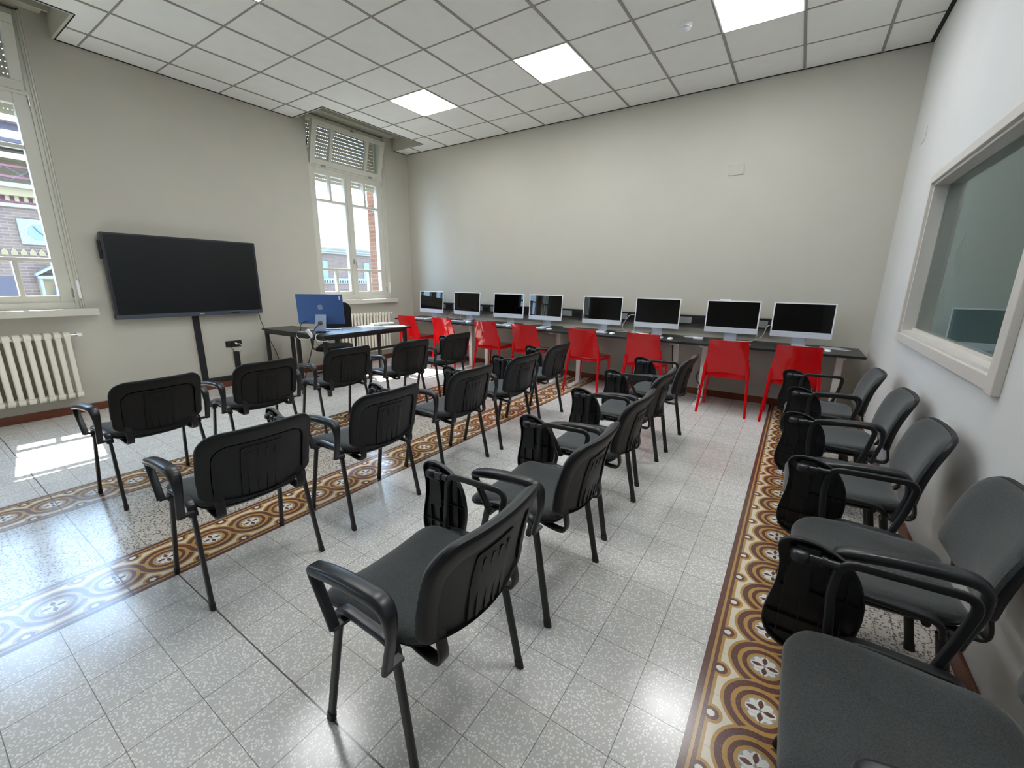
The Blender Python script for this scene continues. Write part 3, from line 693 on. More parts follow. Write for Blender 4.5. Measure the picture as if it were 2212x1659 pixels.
# ---------------------------------------------------------------- red chairs (face +Y, origin on floor at centre)
def make_red_chair():
    t = thing('red_chair', 'x', 'chair', group='glossy red chairs at the computer desks')
    def w(a, b, c):       # a across, b up, c thickness (towards -y = outside)
        k = (b - 0.43) / 0.39
        wd = 1.0 - 0.12 * k
        y = -0.155 - 0.075 * k - 0.02 * k * k + 0.0 - 0.038 * (1 - min(1, (a / 0.21) ** 2)) * (0.5 + 0.5 * k)
        return V3((a * wd, y - c, b))
    o = dens(rrect(-0.212, 0.212, 0.435, 0.815, (0.018, 0.018, 0.01, 0.01)), 0.03)
    o = [(a, b + (0.025 * max(0, 1 - (a / 0.2) ** 2) if b < 0.45 else 0)) for a, b in o]
    bm = B(); pillow(bm, o, [(0, -0.008), (0.94, -0.008), (0.99, -0.006), (1.0, 0.0), (0.99, 0.006), (0.94, 0.005), (0, 0.005)], w); obj('backrest', bm, 'red', t)
    def sw(a, b, c): return V3((a * (1 + 0.04 * (b / 0.2)), b, c - 0.012 * math.cos(min(1, abs(a) / 0.2) * PI / 2) * math.cos(min(1, abs(b) / 0.22) * PI / 2)))
    o = dens(rrect(-0.205, 0.205, -0.165, 0.235, 0.03), 0.03)
    bm = B(); pillow(bm, o, [(0, 0.458), (0.5, 0.458), (0.9, 0.458), (0.985, 0.454), (1.0, 0.446), (1.0, 0.405), (0.97, 0.405), (0.965, 0.44), (0, 0.445)], sw); obj('seat', bm, 'red', t)
    for sx in (-1, 1):
        bm = B(); sweep(bm, smooth_path([(sx * 0.238, -0.235, 0.0), (sx * 0.212, -0.172, 0.40, 0.08), (sx * 0.200, -0.17, 0.52, 0.05), (sx * 0.196, -0.19, 0.62)], 5), 0.040, 0.036, side=(1, 0, 0), widths=lambda q: (0.62 + 0.38 * min(1, q * 1.6) if q < 0.75 else 1.0 - (q - 0.75) * 2.2, 0.62 + 0.38 * min(1, q * 1.6) if q < 0.75 else 1.0 - (q - 0.75) * 2.6), rad=0.3); obj('leg', bm, 'red', t)
        bm = B(); sweep(bm, smooth_path([(sx * 0.222, 0.205, 0.0), (sx * 0.200, 0.205, 0.41, 0.08), (sx * 0.19, 0.17, 0.43)], 5), 0.040, 0.038, side=(1, 0, 0), widths=lambda q: (0.6 + 0.4 * min(1, q * 1.4),) * 2, rad=0.3); obj('leg', bm, 'red', t)
    return t
red = make_red_chair(); REDX = [(0.66, 2), (1.45, 3), (2.305, 2), (2.97, 3), (3.86, -1), (4.61, 3), (5.505, 2), (6.12, 1)]
ON = ['first', 'second', 'third', 'fourth', 'fifth', 'sixth', 'seventh', 'eighth']
for k, (x, a) in enumerate(REDX):
    lab = 'glossy red plastic chair at the computer desks, %s from the window corner' % ON[k]
    if k == 7: lab = 'glossy red plastic chair at the computer desks, nearest the right wall'
    loc = (x, -0.575 + (0.02 if k < 4 else 0), 0)
    if k == 0: red.location = loc; red.rotation_euler = (0, 0, R(a)); red['label'] = lab
    else: dup(red, loc, R(a), lab)

# ---------------------------------------------------------------- long desks on the back wall
DZ = 0.74; DX = [0.27, 1.87, 3.47, 5.07, 6.65]
for k in range(4):
    x0, x1 = DX[k] + 0.001, DX[k + 1] - 0.001
    t = thing('computer_desk', 'black topped white legged desk against the back wall, %s' % ['end one by the window corner', 'second from the window corner', 'third from the window corner', 'end one by the right wall'][k], 'desk', (x0, 0, 0), group='computer desks along the back wall')
    L = x1 - x0
    bm = B(); box(bm, 0, L, -0.685, -0.02, DZ - 0.024, DZ); obj('desktop', bm, 'desk', t, smooth=False, bev=0.002)
    bm = B(); box(bm, 0.0, L, -0.687, -0.685, DZ - 0.024, DZ - 0.001); obj('edge_band', bm, 'desk_edge', t, smooth=False)
    bm = B(); box(bm, 0.12, L - 0.12, -0.40, -0.36, DZ - 0.064, DZ - 0.0245); obj('cross_beam', bm, 'white_metal', t, smooth=False)
    for lx in (0.155, L - 0.165):
        bm = B(); box(bm, lx - 0.03, lx + 0.03, -0.385, -0.325, 0.03, DZ - 0.035)
        leg = obj('leg', bm, 'white_metal', t, smooth=False, bev=0.003)
        bm = B(); box(bm, lx - 0.028, lx + 0.028, -0.62, -0.06, DZ - 0.05, DZ - 0.0245); obj('support_arm', bm, 'white_metal', leg, smooth=False, bev=0.003)
        bm = B(); prism(bm, [(-0.63, 0), (-0.05, 0), (-0.05, 0.02), (-0.3, 0.035), (-0.63, 0.02)], lx - 0.035, lx + 0.035, lambda a, b, c: V3((c, a, b))); obj('foot', bm, 'white_metal', leg, smooth=False, bev=0.003)

# wall trunking with sockets
t = thing('cable_trunking', 'long black socket trunking with grey covers on the back wall above the desks', 'cable trunking', (0.62, 0, 0.88))
TL = 5.92 - 0.62
bm = B(); box(bm, 0, TL, -0.055, 0, 0, 0.12); box(bm, 0, TL, -0.062, 0, 0.105, 0.12); box(bm, 0, TL, -0.062, 0, 0, 0.012); obj('channel', bm, 'trunk', t, smooth=False, bev=0.002)
bm = B(); x = 0.02
while x < TL - 0.2:
    bm = B(); box(bm, x, x + 0.24, -0.061, -0.05, 0.02, 0.098); obj('cover', bm, 'greycover', t, smooth=False, bev=0.002)
    bm = B(); box(bm, x + 0.27, x + 0.37, -0.060, -0.05, 0.025, 0.093); box(bm, x + 0.285, x + 0.355, -0.064, -0.058, 0.035, 0.083); obj('socket', bm, 'black', t, smooth=False, bev=0.002)
    x += 0.41
bm = B(); box(bm, -0.05, 0.05, -0.03, 0, -0.05, 0.05); tag(obj('wall_socket', bm, 'black', smooth=False, bev=0.004, loc=(0.93, 0, 0.52)), 'black wall socket box below the desk near the window corner', 'socket')

# ---------------------------------------------------------------- desktop computers
APPLE_R = [(0.0, 0.62), (0.10, 0.60), (0.25, 0.66), (0.42, 0.66), (0.58, 0.56), (0.66, 0.46), (0.56, 0.36), (0.50, 0.20), (0.52, 0.02), (0.62, -0.14), (0.72, -0.20), (0.64, -0.42), (0.50, -0.62), (0.34, -0.74), (0.20, -0.74), (0.0, -0.66),
           (-0.20, -0.74), (-0.34, -0.74), (-0.50, -0.62), (-0.66, -0.36), (-0.74, -0.04), (-0.72, 0.26), (-0.58, 0.54), (-0.38, 0.66), (-0.22, 0.66), (-0.08, 0.60)]
LEAF = [(0.0, 0.70), (0.02, 0.86), (0.12, 1.0), (0.27, 1.08), (0.26, 0.92), (0.16, 0.78)]
def make_computer(body, chin, bez, back):
    """screen faces -Y; origin on the desk under the stand"""
    t = thing('desktop_computer', 'x', 'computer')
    z0, z1, w = 0.098, 0.461, 0.2735; tilt = Matrix.Translation((0, 0, 0.28)) @ Matrix.Rotation(R(-4.2), 4, 'X') @ Matrix.Translation((0, 0, -0.28))
    wp = lambda a, b, c: tilt @ V3((a, c, b))
    bm = B(); prism(bm, rrect(-w, w, z0, z1, 0.008, 4), -0.0045, 0.006, wp); bd = obj('body', bm, body, t, smooth=False)
    bm = B(); prism(bm, rrect(-w + 0.001, w - 0.001, z0 + 0.058, z1 - 0.001, 0.006, 4), -0.0062, -0.0045, wp); obj('bezel', bm, bez, bd, smooth=False)
    bm = B(); prism(bm, rrect(-w + 0.001, w - 0.001, z0 + 0.001, z0 + 0.057, 0.006, 4), -0.0060, -0.0045, wp); obj('chin', bm, chin, bd, smooth=False)
    bm = B(); prism(bm, rrect(-w + 0.013, w - 0.013, z0 + 0.062, z1 - 0.013, 0.001, 2), -0.0072, -0.0062, wp); obj('screen', bm, 'screen', t, smooth=False)
    bm = B(); sweep(bm, smooth_path([(0, 0.012, 0.215), (0, 0.072, 0.012, 0.012), (0, -0.07, 0.003)], 6), 0.13, 0.006, side=(1, 0, 0), rad=0.3); st = obj('stand', bm, back, t)
    return t
silver = make_computer('silver', 'silver', 'bezel', 'silver')
silver['group'] = 'silver desktop computers along the back wall'
IMX = [0.775, 1.565, 2.385, 3.03, 3.895, 4.615, 5.45, 6.115]
IMA = [0, -0.6, 0.5, -0.5, 0.8, 0, -0.4, 0]
def clab(k): return 'by the right wall' if k == 7 else '%s from the window corner' % ON[k]
for k, x in enumerate(IMX):
    lab = 'silver desktop computer with a dark screen on the black desk, ' + clab(k)
    loc = (x, -0.292, DZ + 0.0002)
    if k == 0: silver.location = loc; silver.rotation_euler = (0, 0, R(IMA[k])); silver['label'] = lab
    else: dup(silver, loc, R(IMA[k]), lab)

bm = B(); box(bm, -0.055, 0.055, -0.012, 0.012, 0, 0.012); tag(obj('webcam_cover', bm, 'white', smooth=False, bev=0.003, loc=(5.36, -0.268, DZ + 0.4605)), 'small white strip lying on top of the seventh computer from the window', 'webcam cover')
def make_keyboard():
    t = thing('keyboard', 'x', 'keyboard')
    bm = B(); prism(bm, rrect(-0.14, 0.14, -0.057, 0.057, 0.01, 4), 0, 0.006, lambda a, b, c: V3((a, b, c + (b + 0.057) * 0.05 * (c > 0)))); obj('case', bm, 'silver', t, smooth=False)
    bm = B()
    for r in range(6):
        for c in range(14):
            x = -0.133 + c * 0.019; y = 0.045 - r * 0.0185
            if r == 5 and 4 <= c <= 8:
                if c == 4: box(bm, x, x + 0.093, y - 0.0155, y, 0.0065 + (y + 0.057) * 0.05, 0.0085 + (y + 0.057) * 0.05)
                continue
            box(bm, x, x + 0.0165, y - 0.0155, y, 0.0065 + (y + 0.057) * 0.05, 0.0085 + (y + 0.057) * 0.05)
    obj('keys', bm, 'key', t, smooth=False); return t
def make_mouse():
    t = thing('mouse', 'x', 'computer mouse')
    bm = B(); o = dens(rrect(-0.028, 0.028, -0.056, 0.056, 0.027, 6), 0.02)
    pillow(bm, o, [(0, 0.021), (0.4, 0.020), (0.7, 0.017), (0.9, 0.011), (1.0, 0.004), (0.97, 0.0015), (0, 0.0015)], lambda a, b, c: V3((a, b, c))); obj('shell', bm, 'white', t)
    bm = B(); pillow(bm, [(a * 0.9, b * 0.95) for a, b in o], [(0, 0.0), (0.97, 0.0), (1, 0.001), (0, 0.0016)], lambda a, b, c: V3((a, b, c))); obj('base', bm, 'silver', t)
    return t
kb = make_keyboard(); ms = make_mouse(); kb['group'] = 'white keyboards at the computers'; ms['group'] = 'white mice at the computers'
for k, x in enumerate(IMX):
    ang = R(random.uniform(-2, 3)); yk = [-0.50, -0.47, -0.53, -0.52, -0.45, -0.50, -0.50, -0.47][k]
    kx = x + [-0.10, -0.05, -0.02, -0.02, 0.0, 0.0, 0.02, 0.02][k]; mx = x + [0.06, 0.18, 0.17, 0.20, 0.22, 0.235, 0.18, 0.25][k]
    for o, m, nm, lx, ly in ((kb, 0, 'slim white keyboard on the desk before the computer ', kx, yk), (ms, 1, 'white computer mouse on the desk before the computer ', max(mx, kx + 0.19), yk - 0.01)):
        lab = nm + clab(k)
        if k == 0: o.location = (lx, ly, DZ + 0.0004); o.rotation_euler = (0, 0, ang); o['label'] = lab
        else: dup(o, (lx, ly, DZ + 0.0004), ang, lab)

# white power cables and bricks
def cable(name, pts, r, mat, label, cat, n=8, group=None, rr=0.05):
    bm = B(); sweep(bm, smooth_path(pts, n, rr), r * 2, r * 2, side=(0.3, 0.2, 0.9), n=2, rad=0.5); return tag(obj(name, bm, mat), label, cat, group)
CB = [
 ([(1.33, -0.062, 0.93), (1.20, -0.12, 0.97), (1.08, -0.16, 0.80), (1.0, -0.19, 0.747), (0.9, -0.25, 0.747)], 'second'),
 ([(1.36, -0.062, 0.92), (1.33, -0.14, 0.93), (1.30, -0.16, 0.80), (1.36, -0.2, 0.747), (1.48, -0.23, 0.747)], 'second, a second strand'),
 ([(4.36, -0.065, 0.95), (4.22, -0.12, 0.98), (4.13, -0.16, 0.82), (4.2, -0.2, 0.748), (4.5, -0.2, 0.747)], 'sixth'),
 ([(4.40, -0.065, 0.94), (4.34, -0.13, 0.93), (4.30, -0.15, 0.83), (4.31, -0.2, 0.748), (4.42, -0.24, 0.747)], 'sixth, a second strand'),
 ([(5.84, -0.065, 0.94), (5.80, -0.13, 0.93), (5.77, -0.16, 0.80), (5.66, -0.2, 0.747), (5.5, -0.24, 0.747)], 'eighth'),
 ([(5.72, -0.20, 0.83), (5.70, -0.22, 0.76), (5.62, -0.28, 0.747), (5.45, -0.22, 0.747)], 'seventh')]
for pts, nm in CB:
    cable('power_cable', pts, 0.0035, 'white', 'white cable from desk to trunking beside the %s computer from the window' % nm.split(',')[0] + (', the second strand' if ',' in nm else ''), 'cable', group='white computer cables')
def coil(cx, cy, n, r, seed):
    random.seed(seed); pts = []
    for k in range(n):
        a = k * 1.15; rr = r * random.uniform(0.6, 1.2); pts.append((cx + rr * math.cos(a) * 1.8, cy + rr * math.sin(a) * 0.55, DZ + 0.005 + 0.004 * (k % 3), 0.06))
    return pts
for cx, cy, lab in ((1.15, -0.17, 'tangle of thin white cable on the desk between the first two computers'), (1.75, -0.16, 'loose white cable on the desk right of the second computer'), (2.72, -0.20, 'tangle of thin white cables on the desk between third and fourth computers'), (3.38, -0.18, 'thin white cable curled right of the fourth computer'), (4.15, -0.2, 'tangle of white cables between fifth and sixth computers'), (5.05, -0.22, 'white cable loop on the desk between sixth and seventh computers'), (6.42, -0.22, 'thin white cable curled on the desk near the right wall')):
    bm = B(); sweep(bm, smooth_path(coil(cx, cy, 9, 0.07, int(cx * 100)), 6), 0.005, 0.005, side=(0.1, 0.1, 0.9), n=2, rad=0.5); tag(obj('loose_cable', bm, 'white'), lab, 'cable', 'loose white cables on the desks')
for x, y, a, lab in ((4.33, -0.17, 8, 'white power brick lying between the fifth and sixth computers'), (5.12, -0.28, 4, 'white power brick lying left of the seventh computer'), (4.48, -0.3, -10, 'white power brick lying before the sixth computer stand')):
    bm = B(); prism(bm, rrect(-0.055, 0.055, -0.03, 0.03, 0.014), 0.0005, 0.022, lambda p, q, c: V3((p, q, c))); o = obj('power_brick', bm, 'white', bev=0.003, loc=(x, y, DZ + 0.0002)); o.rotation_euler = (0, 0, R(a)); tag(o, lab, 'power brick', 'white power bricks')
cable('power_cable', [(6.15, -0.25, DZ + 0.006), (6.4, -0.30, DZ + 0.006), (6.56, -0.32, DZ + 0.005)], 0.003, 'white', 'thin white cable lying toward the right end of the desks', 'cable', group='white computer cables')
bm = B(); prism(bm, rrect(-0.09, 0.09, -0.035, 0.035, 0.005), 0, 0.012, lambda p, q, c: V3((p, q, c))); tag(obj('black_tray', bm, 'black', loc=(1.22, -0.26, DZ + 0.0004)), 'flat black tray on the desk between the first two computers', 'tray')
cable('power_cable', [(4.86, -0.40, 0.66), (4.90, -0.42, 0.30), (4.93, -0.40, 0.06), (5.0, -0.3, 0.008)], 0.005, 'black', 'black cable hanging under the desks beside the sixth computer', 'cable')
cable('power_cable', [(5.20, -0.30, 0.40), (5.16, -0.40, 0.30), (5.24, -0.46, 0.20), (5.17, -0.42, 0.12), (5.27, -0.38, 0.05), (5.2, -0.3, 0.01)], 0.006, 'black', 'black cable looping around the desk leg beside the seventh computer', 'cable')

# ---------------------------------------------------------------- teacher desk
TA = R(2.0)
t = thing('teacher_desk', 'black corner desk with square steel legs below the far window', 'desk', (1.20, -2.15, 0), TA)
bm = B(); box(bm, -0.30, 0.30, -0.70, 0.70, 0.715, 0.74); obj('desktop', bm, 'desk', t, smooth=False, bev=0.002)
bm = B(); box(bm, -1.02, -0.302, -0.70, -0.28, 0.715, 0.74); obj('side_top', bm, 'desk', t, smooth=False, bev=0.002)
for x, y in ((0.27, -0.67), (0.27, 0.60), (-0.27, 0.60), (-0.27, -0.67), (-0.98, -0.66), (-0.98, -0.32)):
    bm = B(); box(bm, x - 0.02, x + 0.02, y - 0.02, y + 0.02, 0, 0.7145); obj('leg', bm, 'metal', t, smooth=False, bev=0.003)
bm = B()
for a in ((0.255, 0.285, -0.65, 0.58, 0.675, 0.7145), (-0.285, -0.255, -0.65, 0.58, 0.675, 0.7145), (-0.25, 0.25, 0.585, 0.615, 0.675, 0.7145), (-0.96, 0.25, -0.685, -0.655, 0.675, 0.7145), (-0.96, -0.29, -0.335, -0.305, 0.675, 0.7145), (-0.995, -0.965, -0.64, -0.34, 0.675, 0.7145)): box(bm, *a)
obj('top_frame', bm, 'metal', t, smooth=False)
bm = B(); box(bm, 0.258, 0.282, -0.65, 0.58, 0.475, 0.505); obj('stretcher', bm, 'metal', t, smooth=False)
# teacher computer
tc = make_computer('blue', 'lightblue', 'bezel', 'lightblue'); tc['label'] = 'blue desktop computer seen from behind on the corner desk'
tc.location = (1.165, -2.625, 0.7405); tc.rotation_euler = (0, 0, math.atan2(0.64, 0.77) + PI)
bd = [c for c in tc.children if c.name.startswith('body')][0]
tilt = Matrix.Translation((0, 0, 0.28)) @ Matrix.Rotation(R(-4.2), 4, 'X') @ Matrix.Translation((0, 0, -0.28))
bm = B(); s = 0.043
for ol in (APPLE_R, LEAF):
    o = ol
    for _ in range(2):
        o3 = []
        for i, a in enumerate(o):
            b = o[(i + 1) % len(o)]; o3 += [(a[0] * .75 + b[0] * .25, a[1] * .75 + b[1] * .25), (a[0] * .25 + b[0] * .75, a[1] * .25 + b[1] * .75)]
        o = o3
    prism(bm, [(-a * s, 0.305 + b * s) for a, b in o], 0.006, 0.0068, lambda a, b, c: tilt @ V3((a, c, b)))
obj('logo', bm, 'blue_logo', bd, smooth=False)
bm = B(); prism(bm, rrect(-0.247, -0.232, 0.395, 0.445, 0.004), 0.006, 0.0066, lambda a, b, c: tilt @ V3((a, c, b))); obj('sticker', bm, 'sticker', bd, smooth=False)
st = [c for c in tc.children if c.name.startswith('stand')][0]
bm = B(); cyl(bm, (0, 0.050, 0.112), (0, 0.053, 0.112), 0.030, 24); cyl(bm, (0, 0.05, 0.112), (0, 0.056, 0.112), 0.022, 24); obj('cable_port', bm, 'chrome', st)
def W2(l):  # teacher computer local -> world
    return Matrix.Translation(tc.location) @ Matrix.Rotation(tc.rotation_euler.z, 4, 'Z') @ V3(l)
def tup(v): return (v.x, v.y, v.z)
cable('power_cable', [tup(W2((0, 0.035, 0.112))), tup(W2((0, 0.09, 0.112))), tup(W2((0.06, 0.18, 0.02))), (1.40, -2.89, 0.755), (1.40, -2.92, 0.6), (1.22, -2.95, 0.2), (1.16, -2.96, 0.01)], 0.006, 'black', 'thick black power cable from the blue computer over the desk edge', 'cable', rr=0.08)
cable('power_cable', [tup(W2((0.14, 0.012, 0.135))), tup(W2((0.19, 0.05, 0.13))), tup(W2((0.24, 0.05, 0.09))), tup(W2((0.245, 0.04, 0.01)))], 0.004, 'black', 'thin black cable plugged into the back of the blue computer', 'cable', rr=0.04)
bm = B(); prism(bm, rrect(-0.02, 0.02, -0.055, 0.055, 0.008), -0.01, 0.01, lambda a, b, c: V3((a, c, b))); o = obj('power_brick', bm, 'white', bev=0.003, loc=(1.30, -2.875, 0.755)); o.rotation_euler = (R(20), R(-28), R(10)); tag(o, 'white power adapter hanging over the near edge of the corner desk', 'power brick')
cable('power_cable', [(1.31, -2.87, 0.70), (1.22, -2.88, 0.67), (1.10, -2.88, 0.66), (0.98, -2.868, 0.70), (0.98, -2.84, 0.752), (1.06, -2.76, 0.746)], 0.0035, 'white', 'white cable looping over the near edge of the corner desk by the adapter', 'cable', rr=0.05)
cable('power_cable', [(1.36, -2.80, 0.746), (1.42, -2.88, 0.745), (1.44, -2.89, 0.68), (1.50, -2.86, 0.67), (1.54, -2.80, 0.68)], 0.0035, 'white', 'white cable curving under the near corner of the corner desk', 'cable', rr=0.05)
cable('power_cable', [(1.30, -2.79, 0.71), (1.36, -2.84, 0.62), (1.45, -2.80, 0.60), (1.44, -2.70, 0.66)], 0.003, 'black', 'thin black cable sagging below the corner desk', 'cable', rr=0.05)
dup(kb, (1.02, -2.42, 0.7408), R(38) + PI / 1, 'slim white keyboard on the corner desk behind the blue computer'); dup(ms, (0.93, -2.63, 0.7408), R(130), 'white computer mouse on the corner desk left of the blue computer')
# papers and rolled bundle
bm = B(); prism(bm, [(-0.15, -0.105), (0.15, -0.105), (0.15, 0.105), (-0.15, 0.105)], 0, 0.003, lambda a, b, c: V3((a, b, c))); o = obj('paper_sheet', bm, 'paper', smooth=False, loc=(1.33, -1.62, 0.7405)); o.rotation_euler = (0, 0, R(62)); tag(o, 'white paper sheet at the far end of the corner desk', 'paper')
bm = B(); prism(bm, [(-0.15, -0.105), (0.15, -0.105), (0.15, 0.105), (-0.15, 0.105)], 0, 0.002, lambda a, b, c: V3((a, b, c))); o = obj('paper_sheet', bm, 'paper', smooth=False, loc=(1.08, -1.86, 0.7405)); o.rotation_euler = (0, 0, R(80)); tag(o, 'white paper sheet on the corner desk nearer the blue computer', 'paper')
bm = B(); sweep(bm, smooth_path([(0, -0.17, 0.018), (0.0, -0.06, 0.022), (0.01, 0.06, 0.02), (0.0, 0.17, 0.018)], 5, 0.05), 0.07, 0.034, side=(1, 0, 0)); o = obj('cloth_bundle', bm, 'paper', loc=(1.10, -1.64, 0.7425)); o.rotation_euler = (0, 0, R(-8)); tag(o, 'white rolled bundle lying on the corner desk in sunlight', 'bundle')

# ---------------------------------------------------------------- office chair (faces +X)
t = thing('office_chair', 'black mesh-backed swivel chair behind the corner desk', 'chair', (0.60, -2.10, 0), R(-42))
o = dens(rrect(-0.22, 0.24, -0.235, 0.235, 0.09), 0.04)
bm = B(); pillow(bm, o, [(0, 0.475), (0.6, 0.475), (0.85, 0.468), (0.96, 0.45), (1.0, 0.43), (0.96, 0.405), (0.8, 0.395), (0, 0.395)], lambda a, b, c: V3((a, b, c))); obj('seat', bm, 'mesh', t)
o = dens(rrect(-0.225, 0.225, 0.56, 1.05, (0.10, 0.10, 0.07, 0.07)), 0.04)
bwf = lambda a, b, c: V3((-0.25 - 0.04 * (1 - (a / 0.23) ** 2) - 0.05 * ((b - 0.8) / 0.25) ** 2 * (1 if b > 0.8 else 0.4) + c, a, b))
bm = B(); pillow(bm, o, [(0, 0.006), (0.9, 0.006), (0.95, 0.012), (1.0, 0.01), (1.0, -0.01), (0.95, -0.012), (0.9, -0.004), (0, -0.004)], bwf); obj('backrest', bm, 'mesh', t)
bm = B(); sweep(bm, smooth_path([(-0.02, 0, 0.39), (-0.26, 0, 0.38, 0.06), (-0.30, 0, 0.62)], 6), 0.07, 0.02, side=(0, 1, 0)); obj('back_support', bm, 'black', t)
for sy in (-1, 1):
    bm = B(); sweep(bm, smooth_path([(0.03, sy * 0.20, 0.40), (0.03, sy * 0.29, 0.41, 0.05), (0.05, sy * 0.30, 0.66, 0.04), (-0.12, sy * 0.285, 0.66, 0.05), (-0.02, sy * 0.29, 0.47)], 6), 0.03, 0.022, side=(1, 0.2, 0)); obj('armrest', bm, 'black', t)
bm = B(); cyl(bm, (0, 0, 0.10), (0, 0, 0.40), 0.025, 14); obj('gas_column', bm, 'chrome', t)
for k in range(5):
    a = R(72 * k + 10); e = V3((0.29 * math.cos(a), 0.29 * math.sin(a), 0.075)); bm = B(); sweep(bm, smooth_path([(0, 0, 0.115), (e.x * 0.6, e.y * 0.6, 0.105), tup(e)], 4, 0.05), 0.04, 0.03, side=(-math.sin(a), math.cos(a), 0), widths=lambda q: (1 - 0.45 * q, 1 - 0.3 * q)); l = obj('base_leg', bm, 'black', t)
    bm = B()
    for q in (-1, 1): c = e + V3((-math.sin(a), math.cos(a), 0)) * 0.014 * q; cyl(bm, c + V3((0, 0, -0.047)) - V3((-math.sin(a), math.cos(a), 0)) * 0.008, c + V3((0, 0, -0.047)) + V3((-math.sin(a), math.cos(a), 0)) * 0.008, 0.027, 16)
    obj('caster', bm, 'black', l)

# ---------------------------------------------------------------- wall screen
t = thing('wall_screen', 'large black flat screen mounted on the left wall', 'screen', (0, -3.535, 0.935))
bm = B(); prism(bm, rrect(-0.745, 0.745, 0, 0.885, 0.01, 3), 0.035, 0.095, lambda a, b, c: V3((c, a, b))); obj('housing', bm, 'tvframe', t, smooth=False, bev=0.003)
bm = B(); prism(bm, rrect(-0.722, 0.722, 0.05, 0.868, 0.004, 2), 0.095, 0.0965, lambda a, b, c: V3((c, a, b))); obj('screen', bm, 'tvscreen', t, smooth=False)
bm = B(); box(bm, 0.03, 0.098, -0.745, 0.745, 0.0, 0.042); obj('lower_bar', bm, simple('slate_grey_bar', srgb(70, 76, 88), 0.35), t, smooth=False, bev=0.003)
bm = B(); y = 0.02
for k, wdt in enumerate((0.008, 0.004, 0.005, 0.005, 0.004, 0.006)): box(bm, 0.098, 0.0988, y, y + wdt, 0.017, 0.026); y += wdt + 0.0025
obj('logo', bm, 'silver', t, smooth=False)
bm = B(); box(bm, 0.0, 0.036, -0.2, 0.2, 0.3, 0.6); obj('mounting_bracket', bm, 'metal', t, smooth=False)
bm = B(); box(bm, 0.035, 0.075, -0.765, -0.745, 0.62, 0.80); obj('side_module', bm, 'black', t, smooth=False, bev=0.004)
bm = B(); box(bm, 0.098, 0.0985, 0.36, 0.46, 0.012, 0.03); obj('port_cover', bm, 'black', t, smooth=False)
# conduits below the screen
t = thing('cable_conduit', 'black cable conduit running from the big screen down to the skirting', 'conduit', (0, -3.54, 0))
bm = B(); box(bm, 0, 0.025, -0.033, 0.033, 0.10, 0.95); obj('riser', bm, 'trunk', t, smooth=False, bev=0.003)
bm = B(); box(bm, 0, 0.025, 0.038, 0.425, 0.085, 0.145); obj('horizontal_run', bm, 'trunk', t, smooth=False, bev=0.003)
bm = B(); box(bm, 0, 0.025, 0.36, 0.425, 0.15, 0.448); obj('short_riser', bm, 'trunk', t, smooth=False, bev=0.003)
t = thing('wall_socket', 'black triple wall socket with a white plug below the big screen', 'socket', (0, -3.16, 0.548))
bm = B(); box(bm, 0, 0.01, -0.095, 0.095, -0.04, 0.04); obj('plate', bm, 'black', t, smooth=False, bev=0.003)
for y in (-0.055, 0.0, 0.055):
    bm = B(); prism(bm, rrect(y - 0.02, y + 0.02, -0.03, 0.03, 0.006), 0.01, 0.013, lambda a, b, c: V3((c, a, b))); obj('outlet', bm, 'trunk', t, smooth=False)
bm = B(); cyl(bm, (0.01, 0.02, 0.005), (0.045, 0.02, 0.0), 0.013, 12, 0.009); tag(obj('plug', bm, 'white', loc=(0.0, -3.16, 0.548)), 'white plug in the socket below the big screen', 'plug')
cable('power_cable', [(0.045, -3.14, 0.547), (0.06, -3.10, 0.545), (0.04, -3.08, 0.49), (0.03, -3.11, 0.46), (0.02, -3.14, 0.44)], 0.004, 'white', 'short white cord looping from the plug into the short conduit', 'cable', rr=0.03)
cable('power_cable', [(0.012, -3.20, 0.51), (0.03, -3.19, 0.48), (0.02, -3.165, 0.44)], 0.004, 'black', 'short black cord below the triple wall socket', 'cable', rr=0.02)
cable('power_cable', [(0.06, -2.83, 0.94), (0.04, -2.80, 0.80), (0.05, -2.72, 0.55), (0.12, -2.66, 0.30), (0.2, -2.72, 0.03), (0.3, -2.75, 0.008)], 0.004, 'black', 'thin black cable hanging from the right corner of the big screen', 'cable', rr=0.1)

# ---------------------------------------------------------------- radiators
def radiator(yr, n, pitch, label):
    t = thing('radiator', label, 'radiator', (0, yr, 0))
    def section():
        bm = B()
        for x in (0.155, 0.105, 0.055):
            sweep(bm, smooth_path([(x, 0, 0.245), (x, 0, 0.79)], 2), 0.042 if x > 0.15 else 0.022, 0.028, side=(0, 1, 0), n=3)
        for z0, z1 in ((0.78, 0.845), (0.19, 0.25)):
            o = rrect(0.04, 0.172, z0, z1, 0.026, 5); prism(bm, o, -0.0225, 0.0225, lambda a, b, c: V3((a, c, b)))
        for z in (0.81, 0.222): cyl(bm, (0.105, -pitch / 2, z), (0.105, pitch / 2, z), 0.024, 12)
        return bm
    first = None
    for k in range(n):
        y = -0.032 - k * pitch
        if first is None: first = obj('section', section(), 'radiator', t, bev=0.004); first.location = (0, y, 0)
        else: o = first.copy(); COL.objects.link(o); o.parent = t; o.location = (0, y, 0)
    bm = B(); cyl(bm, (0.105, 0, 0.81), (0.105, 0.03, 0.81), 0.012); cyl(bm, (0.105, 0.03, 0.81), (0.105, 0.05, 0.81), 0.017); obj('valve', bm, 'chrome', t)
    bm = B(); cyl(bm, (0.105, 0.05, 0.81), (0.105, 0.085, 0.81), 0.02, 16, 0.017); obj('valve_knob', bm, 'white', t)
    bm = B()
    for z in (0.80, 0.25):
        for y in (-0.2, -(n - 2) * pitch): cyl(bm, (0, y, z), (0.06, y, z), 0.007)
    obj('wall_bracket', bm, 'radiator', t)
radiator(-4.655, 16, 0.0655, 'cream column radiator under the left window')
